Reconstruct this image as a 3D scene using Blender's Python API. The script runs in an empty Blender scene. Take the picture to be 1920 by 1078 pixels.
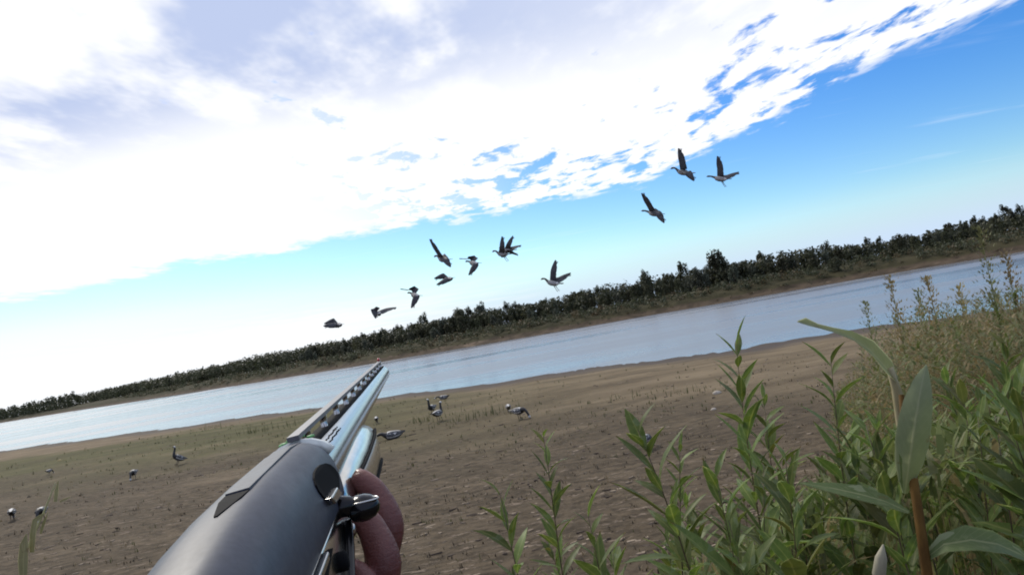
import bpy, math, random
import numpy as np
from mathutils import Vector, Matrix, noise

R_ = math.radians
scene = bpy.context.scene
COL = scene.collection

# ------------------------------------------------------------------ camera
CAM_H, FPX, PITCH, ROLL = 2.6, 1400.0, R_(2.76), R_(10.47)
CF = Vector((0, math.cos(PITCH), math.sin(PITCH)))
_u0 = Vector((0, -math.sin(PITCH), math.cos(PITCH)))
_r0 = Vector((1, 0, 0))
CU = math.cos(ROLL) * _u0 + math.sin(ROLL) * _r0
CR = math.cos(ROLL) * _r0 - math.sin(ROLL) * _u0
CP = Vector((0, 0, CAM_H))
cam = bpy.data.cameras.new('camera')
cam.sensor_width = 36
cam.lens = 36 * FPX / 1920
cam.clip_start, cam.clip_end = 0.02, 12000
camo = bpy.data.objects.new('camera', cam)
COL.objects.link(camo)
camo.matrix_world = Matrix(((CR.x, CU.x, -CF.x, CP.x), (CR.y, CU.y, -CF.y, CP.y),
                            (CR.z, CU.z, -CF.z, CP.z), (0, 0, 0, 1)))
scene.camera = camo

# ------------------------------------------------------------------ light and exposure
SUN_AZ, SUN_EL = -34.0, 40.0          # degrees, azimuth from +Y towards +X
SUN_DIR = Vector((math.sin(R_(SUN_AZ)) * math.cos(R_(SUN_EL)), math.cos(R_(SUN_AZ)) * math.cos(R_(SUN_EL)), math.sin(R_(SUN_EL))))
sun = bpy.data.lights.new('sun', 'SUN')
sun.energy, sun.angle, sun.color = 3.0, R_(18), (1.0, 0.94, 0.82)
suno = bpy.data.objects.new('sun', sun)
COL.objects.link(suno)
suno.rotation_euler = SUN_DIR.to_track_quat('Z', 'Y').to_euler()
vs = scene.view_settings
scene.cycles.filter_width = 1.9
vs.view_transform, vs.look, vs.exposure, vs.gamma = 'Standard', 'None', 0.0, 1.0


class NT:
    """small helper for node trees"""
    def __init__(s, tree):
        s.t = tree
        s.n = tree.nodes
        s.l = tree.links

    def node(s, kind, **kw):
        n = s.n.new(kind)
        for k, v in kw.items():
            setattr(n, k, v)
        return n

    def put(s, sock, v):
        if isinstance(v, bpy.types.NodeSocket):
            s.l.new(v, sock)
        elif v is not None:
            if isinstance(v, (tuple, list)) and len(v) == 3 and sock.type == 'RGBA':
                v = (*v, 1)
            sock.default_value = v

    def m(s, op, a, b=None, c=None, clamp=False):
        n = s.node('ShaderNodeMath', operation=op, use_clamp=clamp)
        for i, v in enumerate((a, b, c)):
            if v is not None:
                s.put(n.inputs[i], v)
        return n.outputs[0]

    def ramp(s, x, a, b, lo=0.0, hi=1.0, smooth=True):
        n = s.node('ShaderNodeMapRange', interpolation_type='SMOOTHSTEP' if smooth else 'LINEAR')
        for i, v in enumerate((x, a, b, lo, hi)):
            s.put(n.inputs[i], v)
        return n.outputs[0]

    def mix(s, f, a, b, blend='MIX'):
        n = s.node('ShaderNodeMix', data_type='RGBA', blend_type=blend)
        n.clamp_factor = True
        s.put(n.inputs[0], f)
        s.put(n.inputs[6], a)
        s.put(n.inputs[7], b)
        return n.outputs[2]

    def noise(s, vec, scale, detail=4, rough=0.55, out=0, dist=0.0):
        n = s.node('ShaderNodeTexNoise')
        s.put(n.inputs['Vector'], vec)
        n.inputs['Scale'].default_value = scale
        n.inputs['Detail'].default_value = detail
        n.inputs['Roughness'].default_value = rough
        n.inputs['Distortion'].default_value = dist
        return n.outputs[out]

    def mapv(s, vec, sc=(1, 1, 1), loc=(0, 0, 0), rot=(0, 0, 0)):
        n = s.node('ShaderNodeMapping')
        s.put(n.inputs[0], vec)
        n.inputs[1].default_value = loc
        n.inputs[2].default_value = rot
        n.inputs[3].default_value = sc
        return n.outputs[0]

    def bump(s, h, strength, dist, normal=None):
        n = s.node('ShaderNodeBump')
        n.inputs['Strength'].default_value = strength
        n.inputs['Distance'].default_value = dist
        s.put(n.inputs['Height'], h)
        if normal is not None:
            s.put(n.inputs['Normal'], normal)
        return n.outputs[0]


# ------------------------------------------------------------------ sky: Nishita plus a broken deck of cloud with its edge to the right
world = bpy.data.worlds.new('World')
scene.world = world
world.use_nodes = True
W = NT(world.node_tree)
W.n.clear()
wo = W.node('ShaderNodeOutputWorld')
bg = W.node('ShaderNodeBackground')
bg.inputs[1].default_value = 0.1
W.l.new(bg.outputs[0], wo.inputs[0])
sky = W.node('ShaderNodeTexSky', sky_type='NISHITA')
sky.sun_disc = False
sky.sun_elevation, sky.sun_rotation = R_(SUN_EL), R_(SUN_AZ)
sky.air_density, sky.dust_density, sky.ozone_density = 1.0, 0.6, 2.2
hs = W.node('ShaderNodeHueSaturation')
hs.inputs['Saturation'].default_value = 1.5
hs.inputs['Value'].default_value = 1.42
hs.inputs['Hue'].default_value = 0.513
W.l.new(sky.outputs[0], hs.inputs['Color'])
tc = W.node('ShaderNodeTexCoord')
sp = W.node('ShaderNodeSeparateXYZ')
W.l.new(tc.outputs['Generated'], sp.inputs[0])
dz = W.m('MAXIMUM', sp.outputs[2], 0.012)
px, py = W.m('DIVIDE', sp.outputs[0], dz), W.m('DIVIDE', sp.outputs[1], dz)
cv = W.node('ShaderNodeCombineXYZ')
W.put(cv.inputs[0], px)
W.put(cv.inputs[1], py)
P = cv.outputs[0]
n_big = W.noise(W.mapv(P, (0.55, 0.42, 1), (3.1, 1.7, 0)), 1.0, 3, 0.5)
n_mid = W.noise(W.mapv(P, (1.7, 0.85, 1), (0.3, 4.2, 0), (0, 0, 0.25)), 1.0, 5, 0.58)
n_fin = W.noise(W.mapv(P, (5.2, 2.7, 1), (7.3, 0.4, 0), (0, 0, 0.3)), 1.0, 6, 0.6, dist=0.25)
e1 = W.m('SUBTRACT', 6.6, py)
e2 = W.m('MULTIPLY', W.m('SUBTRACT', W.m('SUBTRACT', 3.42, px), W.m('MULTIPLY', py, 0.32)), 2.2)
edge = W.node('ShaderNodeMath', operation='SMOOTH_MIN')
W.put(edge.inputs[0], e1); W.put(edge.inputs[1], e2); edge.inputs[2].default_value = 0.6
ed = W.m('ADD', edge.outputs[0], W.m('MULTIPLY', W.m('SUBTRACT', n_mid, 0.5), 2.6))
ed = W.m('ADD', ed, W.m('MULTIPLY', W.m('SUBTRACT', n_fin, 0.5), 1.3))
cover = W.ramp(ed, -0.15, 0.55)
# gaps inside the deck, mostly towards its clear side
side = W.ramp(edge.outputs[0], 0.3, 4.2)
fine_x = W.ramp(px, -1.6, 0.6)
gapn = W.m('ADD', W.m('MULTIPLY', n_fin, 0.62), W.m('MULTIPLY', n_mid, 0.38))
gap = W.ramp(gapn, W.m('ADD', 0.435, W.m('MULTIPLY', side, -0.13)), W.m('ADD', 0.52, W.m('MULTIPLY', side, -0.11)))
gap = W.m('MAXIMUM', gap, W.m('SUBTRACT', 1.0, fine_x))
cover = W.m('MULTIPLY', cover, gap)
# far bank of cloud low on the sun's side, and thin streaks
ratio = W.m('DIVIDE', sp.outputs[0], W.m('MAXIMUM', sp.outputs[1], 0.05))
rat = W.m('ADD', ratio, W.m('MULTIPLY', W.m('SUBTRACT', n_big, 0.5), 0.3))
low = W.m('MULTIPLY', W.ramp(W.m('ADD', sp.outputs[2], W.m('MULTIPLY', W.m('SUBTRACT', n_mid, 0.5), 0.03)), 0.078, 0.045),
          W.ramp(rat, 0.06, -0.3))
low = W.m('MULTIPLY', low, 0.95)
streak = W.m('MULTIPLY', W.ramp(W.noise(W.mapv(P, (0.35, 1.3, 1), (9, 2, 0), (0, 0, 0.5)), 1.0, 5, 0.6), 0.58, 0.78), 0.2)
streak = W.m('MULTIPLY', streak, W.ramp(sp.outputs[2], 0.03, 0.10))
haze_low = W.m('MULTIPLY', W.ramp(sp.outputs[2], 0.10, 0.0), 0.95)
thick = W.ramp(W.m('ADD', W.m('MULTIPLY', n_big, 0.38), W.m('MULTIPLY', n_mid, 0.62)), 0.41, 0.54)
thick = W.m('MULTIPLY', thick, W.ramp(W.m('ADD', py, W.m('MULTIPLY', W.m('SUBTRACT', n_mid, 0.5), 1.5)), 3.5, 2.5))
thick = W.m('MULTIPLY', thick, W.ramp(px, 1.6, -0.4, 0.35, 1.0))
# overhead and away from the sun the deck shows its grey underside
sdot = W.node('ShaderNodeVectorMath', operation='DOT_PRODUCT')
W.l.new(tc.outputs['Generated'], sdot.inputs[0])
sdot.inputs[1].default_value = SUN_DIR
thick = W.m('MAXIMUM', thick, W.m('MULTIPLY', W.ramp(sdot.outputs['Value'], 0.62, 0.05), W.ramp(n_big, 0.25, 0.6, 0.75, 1.0)))
thick = W.m('MULTIPLY', thick, W.ramp(edge.outputs[0], 0.4, 2.2))
ccol = W.mix(thick, (10.6, 10.7, 11.0), (5.4, 6.3, 8.8))
tint = W.mix(1.0, hs.outputs[0], (0.80, 0.96, 1.04), 'MULTIPLY')
c0 = W.mix(haze_low, tint, (6.2, 7.7, 10.4))
c1 = W.mix(streak, c0, (10.5, 10.9, 11.5))
c2 = W.mix(low, c1, (10.3, 10.5, 10.8))
c3 = W.mix(cover, c2, ccol)
W.l.new(c3, bg.inputs[0])


# ------------------------------------------------------------------ helpers
def cvec(x, y, z):
    """direction given as right, up, towards the viewer"""
    return (CR * x + CU * y - CF * z)


def at(px_, py_, depth):
    return CP + (CF + CR * ((px_ - 960) / FPX) - CU * ((py_ - 539) / FPX)) * depth


def at_z(px_, py_, z):
    d = CF + CR * ((px_ - 960) / FPX) - CU * ((py_ - 539) / FPX)
    return CP + d * ((z - CAM_H) / d.z)


def tag(o, label=None, cat=None, group=None, kind=None):
    if label: o['label'] = label
    if cat: o['category'] = cat
    if group: o['group'] = group
    if kind: o['kind'] = kind
    return o


def empty(name, loc=(0, 0, 0)):
    o = bpy.data.objects.new(name, None)
    o.empty_display_size = 0.05
    COL.objects.link(o)
    o.location = loc
    return o


class MB:
    def __init__(s):
        s.v, s.f, s.mi = [], [], []

    def add(s, vs_, fs, mi=0):
        b = len(s.v)
        s.v += [tuple(v) for v in vs_]
        s.f += [tuple(b + i for i in f) for f in fs]
        s.mi += [mi] * len(fs) if isinstance(mi, int) else list(mi)

    def tube(s, path, radii, n=8, mi=0, cap=True, flat=1.0):
        path = [Vector(p) for p in path]
        rings, vs_, fs = [], [], []
        up = None
        for i, p in enumerate(path):
            t = (path[min(i + 1, len(path) - 1)] - path[max(i - 1, 0)]).normalized()
            if up is None:
                up = Vector((0, 0, 1)) if abs(t.z) < 0.9 else Vector((1, 0, 0))
            a = t.cross(up).normalized()
            up = a.cross(t).normalized()
            r = radii[i] if hasattr(radii, '__len__') else radii
            for k in range(n):
                th = 2 * math.pi * k / n
                vs_.append(p + a * math.cos(th) * r + up * math.sin(th) * r * flat)
        m_ = len(path)
        for i in range(m_ - 1):
            for k in range(n):
                k2 = (k + 1) % n
                fs.append((i * n + k, i * n + k2, (i + 1) * n + k2, (i + 1) * n + k))
        if cap:
            fs.append(tuple(range(n))[::-1])
            fs.append(tuple((m_ - 1) * n + k for k in range(n)))
        s.add(vs_, fs, mi)

    def loft(s, rings, closed=True, cap=True, mi=0):
        n = len(rings[0])
        vs_ = [v for r in rings for v in r]
        fs = []
        for i in range(len(rings) - 1):
            for k in range(n if closed else n - 1):
                k2 = (k + 1) % n
                fs.append((i * n + k, i * n + k2, (i + 1) * n + k2, (i + 1) * n + k))
        if cap and closed:
            fs.append(tuple(range(n))[::-1])
            fs.append(tuple((len(rings) - 1) * n + k for k in range(n)))
        s.add(vs_, fs, mi)

    def box(s, c, d, mi=0):
        x, y, z = c
        a, b, e = d[0] / 2, d[1] / 2, d[2] / 2
        vs_ = [(x + i * a, y + j * b, z + k * e) for i in (-1, 1) for j in (-1, 1) for k in (-1, 1)]
        s.add(vs_, [(0, 1, 3, 2), (4, 6, 7, 5), (0, 4, 5, 1), (2, 3, 7, 6), (0, 2, 6, 4), (1, 5, 7, 3)], mi)

    def mesh(s, name, mats, smooth=True):
        me = bpy.data.meshes.new(name)
        me.from_pydata(s.v, [], s.f)
        for m_ in mats if isinstance(mats, (list, tuple)) else [mats]:
            me.materials.append(m_)
        me.polygons.foreach_set('material_index', s.mi)
        me.polygons.foreach_set('use_smooth', [smooth] * len(s.f))
        me.update()
        return me

    def build(s, name, mats, parent=None, smooth=True):
        return link(name, s.mesh(name, mats, smooth), parent)


def link(name, me, parent=None):
    o = bpy.data.objects.new(name, me)
    COL.objects.link(o)
    if parent:
        o.parent = parent
    return o


def bevel(o, w, seg=2):
    b = o.modifiers.new('bevel', 'BEVEL')
    b.width, b.segments, b.limit_method = w, seg, 'ANGLE'
    return o


def mat(name, base=(0.5, 0.5, 0.5), rough=0.6, metal=0.0, spec=0.5):
    m_ = bpy.data.materials.new(name)
    m_.use_nodes = True
    t = NT(m_.node_tree)
    b = t.n['Principled BSDF']
    b.inputs['Base Color'].default_value = (*base, 1)
    b.inputs['Roughness'].default_value = rough
    b.inputs['Metallic'].default_value = metal
    b.inputs['Specular IOR Level'].default_value = spec
    return m_, t, b


def varied(name, c1, c2, scale, rough=0.6, metal=0.0, bump=0.0, bdist=0.01, coord='Object', stretch=(1, 1, 1), rnd=0.0, spec=0.5):
    m_, t, b = mat(name, c1, rough, metal, spec)
    tcn = t.node('ShaderNodeTexCoord')
    v = t.mapv(tcn.outputs[coord], stretch)
    nz = t.noise(v, scale, 5, 0.6)
    c = t.mix(t.ramp(nz, 0.3, 0.7), c1, c2)
    if rnd:
        oi = t.node('ShaderNodeObjectInfo')
        h = t.node('ShaderNodeHueSaturation')
        t.put(h.inputs['Value'], t.m('ADD', 1 - rnd, t.m('MULTIPLY', oi.outputs['Random'], 2 * rnd)))
        t.put(h.inputs['Hue'], t.m('ADD', 0.5 - rnd * 0.06, t.m('MULTIPLY', oi.outputs['Random'], rnd * 0.12)))
        t.put(h.inputs['Color'], c)
        c = h.outputs[0]
    t.put(b.inputs['Base Color'], c)
    if bump:
        t.put(b.inputs['Normal'], t.bump(nz, bump, bdist))
    return m_


def interp(x, pts):
    return float(np.interp(x, [p[0] for p in pts], [p[1] for p in pts]))


def sst(a, b, x):
    t = np.clip((x - a) / (b - a), 0, 1)
    return t * t * (3 - 2 * t)


# ------------------------------------------------------------------ ground
WATER_Z = -0.4
NEAR = [(-900, 560), (-400, 285), (-120, 113), (-51, 72), (-26, 56), (-10, 47), (0, 41), (8, 36), (16, 32.5), (24, 27.5), (60, 2), (130, -60), (400, -300)]
NX, NY = np.array([p[0] for p in NEAR], float), np.array([p[1] for p in NEAR], float)


def shore_d(x, y):
    """distance to the near waterline, positive on land"""
    ys = np.interp(x, NX, NY)
    return (ys - y) * 0.84


def lowfreq(x, y):
    return (np.sin(x * 0.31 + 1.3 * np.sin(y * 0.23)) + np.sin(y * 0.47 + 0.9 * np.sin(x * 0.19 + 2)) + 0.5 * np.sin(x * 1.1 + y * 0.7)
            + 0.35 * np.sin(x * 2.3 - y * 1.9 + np.sin(y)))


def gz(x, y):
    x, y = np.asarray(x, float), np.asarray(y, float)
    d = shore_d(x, y) + 0.5 * np.sin(x * 0.55) + 0.25 * np.sin(x * 1.7 + 1)
    z = np.where(d > 0, WATER_Z * (1 - sst(0, 13, d) ** 0.8), WATER_Z + d * 0.06)
    z = np.maximum(z, -3.0)
    z = z + lowfreq(x, y) * 0.022 * sst(1.0, 10, d)
    ye = 1.6 + 1.1 * np.maximum(0, x - 1)
    z = z + 1.0 * (1 - sst(0, 4.2, y - ye))
    return z


def warp(n, lo, hi, c, k):
    u = np.linspace(-1, 1, n)
    w = np.sinh(k * u) / math.sinh(k)
    return np.where(w < 0, c + w * (c - lo), c + w * (hi - c))


gx = warp(330, -900, 400, 0, 7.0)
gy = warp(330, -300, 620, 9, 6.4)
XX, YY = np.meshgrid(gx, gy)
ZZ = gz(XX, YY)
rng = np.random.default_rng(4)
ZZ = ZZ + rng.normal(0, 0.006, ZZ.shape) * (np.hypot(XX, YY) < 40)
n1, n2 = XX.shape
gv = np.stack([XX.ravel(), YY.ravel(), ZZ.ravel()], 1)
idx = np.arange(n1 * n2).reshape(n1, n2)
gf = np.stack([idx[:-1, :-1].ravel(), idx[:-1, 1:].ravel(), idx[1:, 1:].ravel(), idx[1:, :-1].ravel()], 1)
# drop cells far out under the river
keep = gv[gf[:, 0], 2] > -2.9
gf = gf[keep]
gme = bpy.data.meshes.new('ground')
gme.from_pydata(gv.tolist(), [], gf.tolist())
gme.polygons.foreach_set('use_smooth', [True] * len(gf))
att = gme.attributes.new('shore', 'FLOAT', 'POINT')
att.data.foreach_set('value', (shore_d(XX, YY) + 0.5 * np.sin(XX * 0.55) + 0.25 * np.sin(XX * 1.7 + 1)).ravel().astype(np.float32))

gm, t, b = mat('beach', rough=0.9, spec=0.06)
tcn = t.node('ShaderNodeTexCoord')
O = tcn.outputs['Object']
at_ = t.node('ShaderNodeAttribute', attribute_name='shore')
sd = at_.outputs['Fac']
nA = t.noise(O, 0.16, 4, 0.6)
nB = t.noise(t.mapv(O, (0.55, 1.7, 1), rot=(0, 0, 0.55)), 0.55, 5, 0.62)
nC = t.noise(t.mapv(O, (1, 1.8, 1), rot=(0, 0, 0.5)), 3.4, 5, 0.65)
nD = t.noise(O, 16, 4, 0.7)
wob = t.m('ADD', sd, t.m('MULTIPLY', t.m('SUBTRACT', nA, 0.5), 14))
sand = t.mix(t.ramp(nB, 0.35, 0.65), (0.135, 0.101, 0.066), (0.220, 0.168, 0.110))
mud = t.mix(t.ramp(nC, 0.35, 0.62), (0.055, 0.043, 0.030), (0.112, 0.086, 0.058))
green = t.mix(t.ramp(nC, 0.3, 0.7), (0.062, 0.064, 0.026), (0.100, 0.092, 0.042))
sx = t.node('ShaderNodeSeparateXYZ')
t.put(sx.inputs[0], O)
# dry sand lies nearer the water on the right, mud and thin turf spread to the left
c = t.mix(t.ramp(wob, 10, 22), sand, mud)
gmask = t.m('MULTIPLY', t.ramp(t.m('ADD', wob, t.m('MULTIPLY', sx.outputs[0], 0.25)), 1.0, 5.0), t.ramp(wob, 24, 13))
gmask = t.m('MULTIPLY', gmask, t.ramp(sx.outputs[0], 4, -10, 0.12, 0.95))
gmask = t.m('MULTIPLY', gmask, t.ramp(nB, 0.28, 0.5, 0.45, 1.0))
c = t.mix(gmask, c, green)
# broken crust of pale dry mud
crust = t.ramp(t.noise(t.mapv(O, (1, 2.6, 1), rot=(0, 0, 0.42)), 2.6, 6, 0.68), 0.54, 0.63)
crust = t.m('MULTIPLY', crust, t.ramp(wob, 15, 30))
c = t.mix(t.m('MULTIPLY', crust, 0.75), c, (0.255, 0.200, 0.150))
c = t.mix(t.ramp(nD, 0.58, 0.75, 0, 0.5), c, (0.06, 0.048, 0.04))
nE = t.noise(t.mapv(O, (0.5, 1.5, 1), rot=(0, 0, 0.45)), 0.33, 5, 0.6)
c = t.mix(t.ramp(nE, 0.42, 0.62, 0.0, 0.6), c, t.mix(0.5, c, (0.035, 0.028, 0.020)))
c = t.mix(t.ramp(nE, 0.44, 0.3, 0.0, 0.5), c, (0.20, 0.155, 0.105))
wet = t.ramp(t.m('ADD', sd, t.m('MULTIPLY', t.m('SUBTRACT', nB, 0.5), 3)), 5.5, 1.5)
c = t.mix(t.m('MULTIPLY', wet, 0.9), c, (0.070, 0.058, 0.052))
t.put(b.inputs['Base Color'], c)
t.put(b.inputs['Roughness'], t.ramp(wet, 0, 1, 0.92, 0.8))
h = t.m('ADD', t.m('MULTIPLY', nC, 0.6), t.m('ADD', t.m('MULTIPLY', nD, 0.25), t.m('MULTIPLY', crust, 0.25)))
t.put(b.inputs['Normal'], t.bump(h, 0.9, 0.06))
gme.materials.append(gm)
ground = link('ground', gme)
tag(ground, kind='structure')

# ------------------------------------------------------------------ river
wm, t, b = mat('river_water', (0.13, 0.15, 0.185), 0.10, 0, 0.5)
tcn = t.node('ShaderNodeTexCoord')
O = tcn.outputs['Object']
b.inputs['IOR'].default_value = 1.33
w1 = t.noise(t.mapv(O, (0.5, 1.0, 1), rot=(0, 0, 0.5)), 1.1, 4, 0.6)
w2 = t.noise(t.mapv(O, (0.5, 1.0, 1), rot=(0, 0, 0.3)), 5.0, 3, 0.6)
calm = t.ramp(t.noise(t.mapv(O, (0.25, 1.0, 1), rot=(0, 0, -0.35)), 0.06, 3, 0.5), 0.3, 0.7, 0.35, 1.0)
hgt = t.m('MULTIPLY', t.m('ADD', t.m('MULTIPLY', w1, 0.8), t.m('MULTIPLY', w2, 0.2)), calm)
t.put(b.inputs['Normal'], t.bump(hgt, 0.30, 0.12))
t.put(b.inputs['Roughness'], t.ramp(calm, 0.35, 1.0, 0.16, 0.34))
riv = MB()
riv.add([(-4000, -600, WATER_Z), (2500, -600, WATER_Z), (2500, 4500, WATER_Z), (-4000, 4500, WATER_Z)], [(0, 1, 2, 3)])
tag(riv.build('river', wm, smooth=False), kind='structure')

# ------------------------------------------------------------------ far bank
FAR = [(-2600, 2500), (-1200, 1320), (-700, 870), (-380, 545), (-288, 452), (-190, 335), (-117, 252), (-70, 203), (-34, 168), (0, 145), (30, 131), (54, 119), (71, 105), (95, 84), (150, 30), (260, -90)]
fp = np.array(FAR, float)
seg = np.r_[0, np.cumsum(np.hypot(*np.diff(fp, axis=0).T))]
SV = np.concatenate([np.linspace(0, seg[6], 160)[:-1], np.arange(seg[6], seg[-1], 1.3)])
BX, BY = np.interp(SV, seg, fp[:, 0]), np.interp(SV, seg, fp[:, 1])
ker = np.ones(9) / 9
BXs, BYs = np.convolve(np.pad(BX, 4, 'edge'), ker, 'valid'), np.convolve(np.pad(BY, 4, 'edge'), ker, 'valid')
TX, TY = np.gradient(BXs), np.gradient(BYs)
L_ = np.hypot(TX, TY)
ONX, ONY = -TY / L_, TX / L_          # away from the river
OFF = np.array([-6, -0.6, 0.4, 1.6, 3.0, 4.2, 5.2, 7.5, 11, 18, 40, 120, 400])
OZ = np.array([-1.4, -0.5, -0.33, -0.12, 0.20, 0.85, 1.20, 1.65, 2.1, 2.5, 2.8, 3.0, 3.2])


def bank_h(off):
    return np.interp(off, OFF, OZ)


rb = random.Random(8)
wj = np.array([noise.noise(Vector((s_ * 0.09, 3.3, 0))) for s_ in SV]) * 1.3 + np.array([noise.noise(Vector((s_ * 0.35, 9.3, 0))) for s_ in SV]) * 0.6
hj = np.array([noise.noise(Vector((s_ * 0.06, 7.7, 2))) for s_ in SV])
bv, nO = [], len(OFF)
for i in range(len(SV)):
    for j in range(nO):
        o_ = OFF[j] + (wj[i] if 1 <= j <= 9 else 0)
        z = OZ[j] + (hj[i] * 0.35 if 4 <= j <= 8 else 0) + (rb.uniform(-0.12, 0.12) if 3 <= j <= 9 else 0)
        bv.append((BXs[i] + ONX[i] * o_, BYs[i] + ONY[i] * o_, z))
bf = [(i * nO + j, (i + 1) * nO + j, (i + 1) * nO + j + 1, i * nO + j + 1) for i in range(len(SV) - 1) for j in range(nO - 1)]
fbm, t, b = mat('far_bank_soil', rough=0.95, spec=0.1)
tcn = t.node('ShaderNodeTexCoord')
O = tcn.outputs['Object']
f1 = t.noise(O, 0.35, 5, 0.65)
f2 = t.noise(t.mapv(O, (1, 1, 4)), 0.12, 4, 0.6)
sz = t.node('ShaderNodeSeparateXYZ')
t.put(sz.inputs[0], O)
soil = t.mix(t.ramp(f1, 0.35, 0.65), (0.040, 0.030, 0.020), (0.085, 0.062, 0.042))
soil = t.mix(t.ramp(f2, 0.6, 0.68, 0, 0.7), soil, (0.17, 0.125, 0.088))
turf = t.mix(t.ramp(f1, 0.35, 0.65), (0.024, 0.023, 0.011), (0.052, 0.045, 0.023))
c = t.mix(t.ramp(t.m('ADD', sz.outputs[2], t.m('MULTIPLY', t.m('SUBTRACT', f1, 0.5), 1.4)), 0.25, 0.7), soil, turf)
t.put(b.inputs['Base Color'], c)
fb = MB()
fb.add(bv, bf)
tag(fb.build('far_bank', fbm), kind='structure')

# ------------------------------------------------------------------ far trees
def leafmat(name, c1, c2, rnd=0.25, trans=0.25, rough=0.6, scale=0.5):
    m_ = varied(name, c1, c2, scale, rough, rnd=rnd, spec=0.25)
    t_ = NT(m_.node_tree)
    b_ = t_.n['Principled BSDF']
    tr = t_.node('ShaderNodeBsdfTranslucent')
    src = b_.inputs['Base Color'].links[0].from_socket
    t_.l.new(src, tr.inputs[0])
    mx = t_.node('ShaderNodeMixShader')
    mx.inputs[0].default_value = trans
    t_.l.new(b_.outputs[0], mx.inputs[1])
    t_.l.new(tr.outputs[0], mx.inputs[2])
    t_.l.new(mx.outputs[0], t_.n['Material Output'].inputs[0])
    return m_


bark = varied('bark', (0.045, 0.036, 0.028), (0.085, 0.07, 0.055), 3, 0.9, stretch=(1, 1, 0.3), bump=0.5)
T_DARK = leafmat('foliage_dark', (0.032, 0.038, 0.021), (0.058, 0.063, 0.034), 0.3, .35)
T_OLIVE = leafmat('foliage_olive', (0.042, 0.047, 0.024), (0.078, 0.080, 0.044), 0.3, .35)
T_GREY = leafmat('foliage_grey_willow', (0.050, 0.058, 0.040), (0.092, 0.100, 0.070), 0.3)
T_RUST = leafmat('foliage_rusty', (0.060, 0.040, 0.020), (0.095, 0.070, 0.035), 0.3)


def cards(mb, rnd, cx, cy, cz, rx, ry, rz, n, size, mi=0, upb=0.3):
    for _ in range(n):
        while True:
            p = Vector((rnd.uniform(-1, 1), rnd.uniform(-1, 1), rnd.uniform(-1, 1)))
            if 0.25 < p.length < 1: break
        c_ = Vector((cx + p.x * rx, cy + p.y * ry, cz + p.z * rz))
        nrm = (p + Vector((rnd.gauss(0, .6), rnd.gauss(0, .6), rnd.gauss(0, .6) + upb))).normalized()
        a = nrm.orthogonal().normalized()
        a.rotate(Matrix.Rotation(rnd.uniform(0, 6.28), 3, nrm))
        b_ = nrm.cross(a)
        s_ = size * rnd.uniform(0.6, 1.3)
        mb.add([c_ - a * s_ * .5, c_ + b_ * s_ * .32 + a * s_ * 0.1, c_ + a * s_ * .6, c_ - b_ * s_ * .32], [(0, 1, 2, 3)], mi)


def make_tree(seed, h, w, kind):
    rnd = random.Random(seed)
    tr, cr = MB(), MB()
    lean = Vector((rnd.uniform(-.06, .06), rnd.uniform(-.06, .06), 1))
    base_r = 0.045 + 0.012 * h
    pts = [lean * (h * f) + Vector((rnd.gauss(0, .03) * h * f, rnd.gauss(0, .03) * h * f, 0)) for f in (0, .25, .5, .72, .93)]
    pts[0].z = -0.4
    tr.tube(pts, [base_r, base_r * .75, base_r * .5, base_r * .3, base_r * .08], 7)
    nl = rnd.randint(13, 16)
    for i in range(nl):
        f = 0.06 + 0.88 * i / nl
        p0 = lean * (h * f)
        an = i * 2.4 + rnd.uniform(-.5, .5)
        spread = w * 0.5 * (math.sin(math.pi * (0.24 + 0.7 * f)) ** 0.8) * rnd.uniform(.65, 1.2)
        up = h * rnd.uniform(.06, .17)
        p1 = p0 + Vector((math.cos(an) * spread, math.sin(an) * spread, up))
        tr.tube([p0, (p0 + p1) / 2 + Vector((0, 0, up * .25)), p1], [base_r * .35 * (1.1 - f), base_r * .22 * (1.1 - f) + .005, .006], 5)
        rr = w * rnd.uniform(.15, .25)
        cards(cr, rnd, p1.x * .8, p1.y * .8, p1.z, rr * 1.1, rr * 1.1, rr * rnd.uniform(1.0, 1.7) * (1.4 if kind == 'tall' else 1), 70, 0.40)
    for k in range(3 if kind != 'round' else 2):   # ragged tops
        an = rnd.uniform(0, 6.28)
        q = Vector((math.cos(an) * w * .13, math.sin(an) * w * .13, h * rnd.uniform(.86, 1.0)))
        cards(cr, rnd, q.x, q.y, q.z, w * .1, w * .1, h * .09, 40, .36)
    return tr, cr


TREES = []
for i, (h, w, kind, fm, desc) in enumerate([
        (5.6, 2.6, 'tall', T_DARK, 'dark narrow tree'), (4.6, 3.0, 'round', T_OLIVE, 'olive rounded willow'),
        (5.0, 2.5, 'tall', T_OLIVE, 'olive ragged-topped tree'), (3.8, 3.0, 'round', T_GREY, 'grey-green low willow'),
        (6.0, 2.9, 'tall', T_DARK, 'tall dark tree with ragged top'), (4.6, 3.3, 'round', T_DARK, 'dark bushy tree'),
        (5.2, 2.7, 'tall', T_GREY, 'grey-green upright willow'), (3.1, 3.0, 'round', T_OLIVE, 'low olive bush-like willow')]):
    tr, cr = make_tree(20 + i, h, w, kind)
    TREES.append((tr.mesh('tree_trunk', bark), cr.mesh('tree_crown', fm, False), desc, h))

FRONT = [1, 3, 7, 6, 2]
BACK = [0, 4, 5, 2, 0, 4, 6]


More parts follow.
